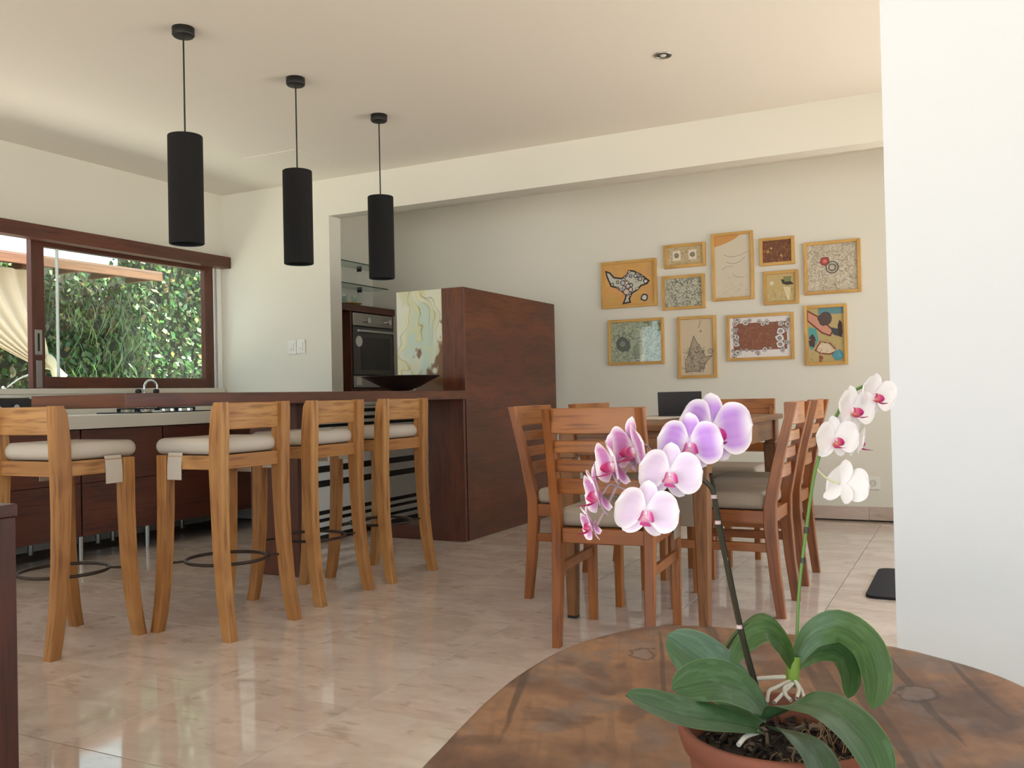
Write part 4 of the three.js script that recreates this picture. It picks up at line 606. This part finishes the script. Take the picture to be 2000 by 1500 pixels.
{
  const pale = bloomSet({ mid: lin(222, 190, 240), heart: lin(206, 150, 222), amt: 0.55, lip: [206, 60, 150], lip2: [236, 190, 214] }), lilac = bloomSet({ mid: lin(202, 150, 236), heart: lin(200, 130, 226), amt: 0.95, lip: [206, 60, 150], lip2: [236, 180, 214] }), pink = bloomSet({ mid: lin(206, 126, 190), heart: lin(196, 90, 160), amt: 1.0, lip: [196, 44, 110], lip2: [226, 150, 180] }), wht = bloomSet({ mid: lin(248, 246, 244), heart: lin(240, 226, 236), amt: 0.4, lip: [186, 40, 120], lip2: [226, 130, 120] });
  const colM = mat(244, 226, 238, 0.5); for (const s of [pale, lilac, pink, wht]) s.colM = colM;
  const stemD = mat(52, 50, 36, 0.5), stemG = mat(92, 132, 58, 0.5), pedM = mat(196, 172, 176, 0.6), pedG = mat(206, 206, 160, 0.6), stakeM = mat(38, 34, 30, 0.7), rootM = mat(206, 204, 196, 0.7), crownM = mat(128, 160, 66, 0.5);
  // purple orchid
  const a = thing('purple_orchid', 'lilac and pink moth orchid with broad leaves in the clay pot', 'orchid', [-0.2280, 0.6024, -1.1118]);
  wpart(a, 'flower_stem', tube([[-0.2435, 0.6328, -1.1259], [-0.2503, 0.6747, -1.1107], [-0.2552, 0.7324, -1.0850], [-0.2597, 0.7942, -1.0594], [-0.2638, 0.8567, -1.0340], [-0.2656, 0.8900, -1.0214], [-0.2796, 0.9072, -1.0141]], 0.0029, 60, 8), stemD);
  wpart(a, 'flower_spray', tube([[-0.2796, 0.9072, -1.0141], [-0.3038, 0.9249, -1.0128], [-0.3271, 0.9313, -1.0010], [-0.3449, 0.9209, -0.9809], [-0.3575, 0.8963, -0.9637], [-0.3674, 0.8692, -0.9479], [-0.3743, 0.8511, -0.9335]], 0.0016, 40, 8), pedM);
  wpart(a, 'stake', tube([[-0.2423, 0.6323, -1.1321], [-0.2516, 0.7083, -1.0983], [-0.2603, 0.8120, -1.0588], [-0.2688, 0.9065, -1.0308]], 0.0022, 20, 8), stakeM);
  for (const q of [[-0.2534, 0.7208, -1.0861], [-0.2616, 0.8049, -1.0583], [-0.2629, 0.8508, -1.0346], [-0.2637, 0.8813, -1.0225]]) { const g = new THREE.CylinderGeometry(0.0033, 0.0036, 0.004, 10); g.translate(...q); wpart(a, 'stem_node', g, pedM); }
  const fl = [[lilac, [-0.2662, 0.9552, -1.0257], [0.654, 0.030, 0.756], -0.1, 0.088], [lilac, [-0.2778, 0.9429, -0.9753], [0.401, -0.111, 0.909], -0.05, 0.070], [pale, [-0.2890, 0.9142, -0.9364], [0.446, -0.113, 0.888], -0.12, 0.0665], [pale, [-0.3059, 0.8767, -0.9061], [0.447, -0.093, 0.890], -0.15, 0.066], [pink, [-0.3386, 0.9382, -0.9727], [-0.629, -0.136, 0.765], 0.1, 0.072], [pink, [-0.3559, 0.9229, -0.9529], [-0.757, -0.183, 0.627], 0.15, 0.068], [pink, [-0.3682, 0.8920, -0.9360], [-0.811, -0.228, 0.539], 0.3, 0.064], [pink, [-0.3724, 0.8599, -0.9232], [-0.774, -0.294, 0.561], 0.5, 0.046]];
  for (const f of fl) flowerOn(a, ...f);
  for (const [s, e] of [[[-0.2796, 0.9072, -1.0141], [-0.2806, 0.9401, -0.9851]], [[-0.2921, 0.9174, -1.0132], [-0.2911, 0.9133, -0.9466]], [[-0.2796, 0.9072, -1.0141], [-0.2689, 0.9530, -1.0356]], [[-0.3575, 0.8963, -0.9637], [-0.3081, 0.8754, -0.9161]], [[-0.3271, 0.9313, -1.0010], [-0.3371, 0.9401, -0.9790]], [[-0.3449, 0.9209, -0.9809], [-0.3536, 0.9221, -0.9564]], [[-0.3575, 0.8963, -0.9637], [-0.3660, 0.8894, -0.9394]], [[-0.3728, 0.8534, -0.9376], [-0.3711, 0.8590, -0.9260]]]) { const m = s.map((x, i) => (x + e[i]) / 2); m[1] += 0.006; wpart(a, 'pedicel', tube([s, m, e], 0.0012, 10, 6), pedM); }
  const LA = [
    [[[-0.2295, 0.6086, -1.1110], [-0.2670, 0.6300, -1.1253], [-0.3124, 0.6611, -1.1356], [-0.3575, 0.6891, -1.1348]], 0.062, [0.217, 0.314, 0.924], 0.25], [[[-0.2263, 0.6151, -1.0957], [-0.2422, 0.6455, -1.0760], [-0.2724, 0.6650, -1.0493], [-0.3146, 0.6616, -1.0112]], 0.056, [0.383, 0.755, 0.533], 0.2], [[[-0.2288, 0.6082, -1.0721], [-0.2567, 0.6276, -1.0297], [-0.2942, 0.6485, -0.9769], [-0.3391, 0.6772, -0.9258]], 0.046, [0.316, 0.864, 0.391], 0.3],
    [[[-0.2247, 0.6139, -1.0965], [-0.1901, 0.6468, -1.0631], [-0.1447, 0.6543, -1.0298], [-0.1065, 0.6387, -0.9934], [-0.0861, 0.6064, -0.9593]], 0.060, [0.517, 0.697, 0.496], 0.22], [[[-0.2187, 0.6085, -1.0828], [-0.1813, 0.6150, -1.0456], [-0.1554, 0.6025, -1.0140], [-0.1407, 0.5769, -0.9770]], 0.05, [0.646, 0.639, 0.418], 0.25], [[[-0.2334, 0.6056, -1.1090], [-0.2607, 0.6158, -1.1175], [-0.2948, 0.6176, -1.1339]], 0.036, [0.429, 0.807, 0.407], 0.25]];
  for (const [p, w, n, f] of LA) wpart(a, 'leaf', leafGeo(p, w, n, f), leafA);
  for (const p of [[[-0.2456, 0.6339, -1.1361], [-0.2521, 0.6403, -1.1439], [-0.2391, 0.6373, -1.1729], [-0.2235, 0.6335, -1.1976]], [[-0.2305, 0.6066, -1.0657], [-0.2391, 0.6087, -1.0389], [-0.2437, 0.6040, -1.0255]]]) wpart(a, 'air_root', tube(p, 0.0028, 16, 8), rootM);
  // white orchid
  const b = thing('white_orchid', 'white moth orchid with red centres on a tall green stem', 'orchid', [-0.2155, 0.6165, -1.2075]);
  wpart(b, 'crown', tube([[-0.2148, 0.6211, -1.2078], [-0.2149, 0.6382, -1.2075], [-0.2127, 0.6592, -1.2083]], 0.0085, 12, 10), crownM);
  wpart(b, 'flower_stem', tube([[-0.2113, 0.6544, -1.2147], [-0.2064, 0.7423, -1.2215], [-0.1985, 0.8135, -1.2356], [-0.1887, 0.8858, -1.2507], [-0.1794, 0.9193, -1.2549], [-0.1678, 0.9473, -1.2603], [-0.1564, 0.9727, -1.2657], [-0.1426, 0.9939, -1.2724], [-0.1255, 1.0043, -1.2809]], 0.0021, 70, 8), stemG);
  for (const q of [[-0.1978, 0.8168, -1.2359], [-0.2022, 0.7777, -1.2287]]) { const g = new THREE.CylinderGeometry(0.0034, 0.0038, 0.008, 10); g.translate(...q); wpart(b, 'stem_node', g, stemD); }
  for (const f of [[wht, [-0.1137, 0.9908, -1.2590], [0.771, -0.112, 0.626], -0.25, 0.058], [wht, [-0.1384, 0.9731, -1.2356], [0.802, -0.021, 0.597], -0.1, 0.062], [wht, [-0.1584, 0.9362, -1.2148], [0.651, -0.066, 0.756], 0.0, 0.060], [wht, [-0.1399, 0.9295, -1.2915], [0.969, -0.227, -0.095], -0.2, 0.052], [wht, [-0.1552, 0.8747, -1.2622], [0.518, -0.257, -0.816], 0.1, 0.066]]) flowerOn(b, ...f);
  for (const [s, e] of [[[-0.1255, 1.0043, -1.2809], [-0.1142, 0.9920, -1.2643]], [[-0.1501, 0.9826, -1.2688], [-0.1389, 0.9743, -1.2409]], [[-0.1743, 0.9313, -1.2573], [-0.1591, 0.9366, -1.2201]], [[-0.1678, 0.9473, -1.2603], [-0.1411, 0.9309, -1.2909]], [[-0.1860, 0.8958, -1.2519], [-0.1586, 0.8751, -1.2638]]]) { const m = s.map((x, i) => (x + e[i]) / 2); m[1] -= 0.004; wpart(b, 'pedicel', tube([s, m, e], 0.0012, 10, 6), pedG); }
  const LB = [
    [[[-0.2135, 0.6487, -1.2081], [-0.2353, 0.6806, -1.2190], [-0.2618, 0.6962, -1.2278], [-0.2913, 0.6724, -1.2357], [-0.3247, 0.6242, -1.2419]], 0.034, [-0.105, 0.979, 0.177], 0.3], [[[-0.2144, 0.6463, -1.2020], [-0.2211, 0.6824, -1.1701], [-0.2359, 0.7048, -1.1399], [-0.2548, 0.6930, -1.1194], [-0.2681, 0.6689, -1.1018]], 0.028, [0.263, 0.541, 0.799], 0.3],
    [[[-0.2116, 0.6526, -1.2089], [-0.1903, 0.6850, -1.2192], [-0.1582, 0.6973, -1.2241], [-0.1263, 0.6775, -1.2180], [-0.1144, 0.6417, -1.2078], [-0.1188, 0.6092, -1.1892]], 0.046, [0.520, 0.463, 0.718], 0.25], [[[-0.2101, 0.6447, -1.2098], [-0.1865, 0.6609, -1.2327], [-0.1629, 0.6590, -1.2446], [-0.1493, 0.6327, -1.2407], [-0.1512, 0.6059, -1.2289]], 0.03, [0.492, 0.432, 0.756], 0.25]];
  for (const [p, w, n, f] of LB) wpart(b, 'leaf', leafGeo(p, w, n, f), leafB);
  for (const p of [[[-0.2178, 0.6281, -1.2006], [-0.2288, 0.6281, -1.1670], [-0.2343, 0.6271, -1.1531], [-0.2348, 0.6166, -1.1418]], [[-0.2152, 0.6264, -1.1963], [-0.2191, 0.6266, -1.1719], [-0.2157, 0.6216, -1.1625], [-0.2083, 0.6185, -1.1551]], [[-0.2105, 0.6295, -1.1987], [-0.2049, 0.6229, -1.1904], [-0.2039, 0.6175, -1.1686]], [[-0.2097, 0.6266, -1.2047], [-0.2015, 0.6196, -1.1921], [-0.1954, 0.6160, -1.1729]], [[-0.2126, 0.6280, -1.1920], [-0.2231, 0.6192, -1.1588], [-0.2269, 0.6164, -1.1457]]]) wpart(b, 'air_root', tube(p, 0.0024, 16, 8), rootM);
}
scene.traverse((o) => { if (o.isMesh) { o.castShadow = true; o.receiveShadow = true; } });
renderer.render(scene, camera);
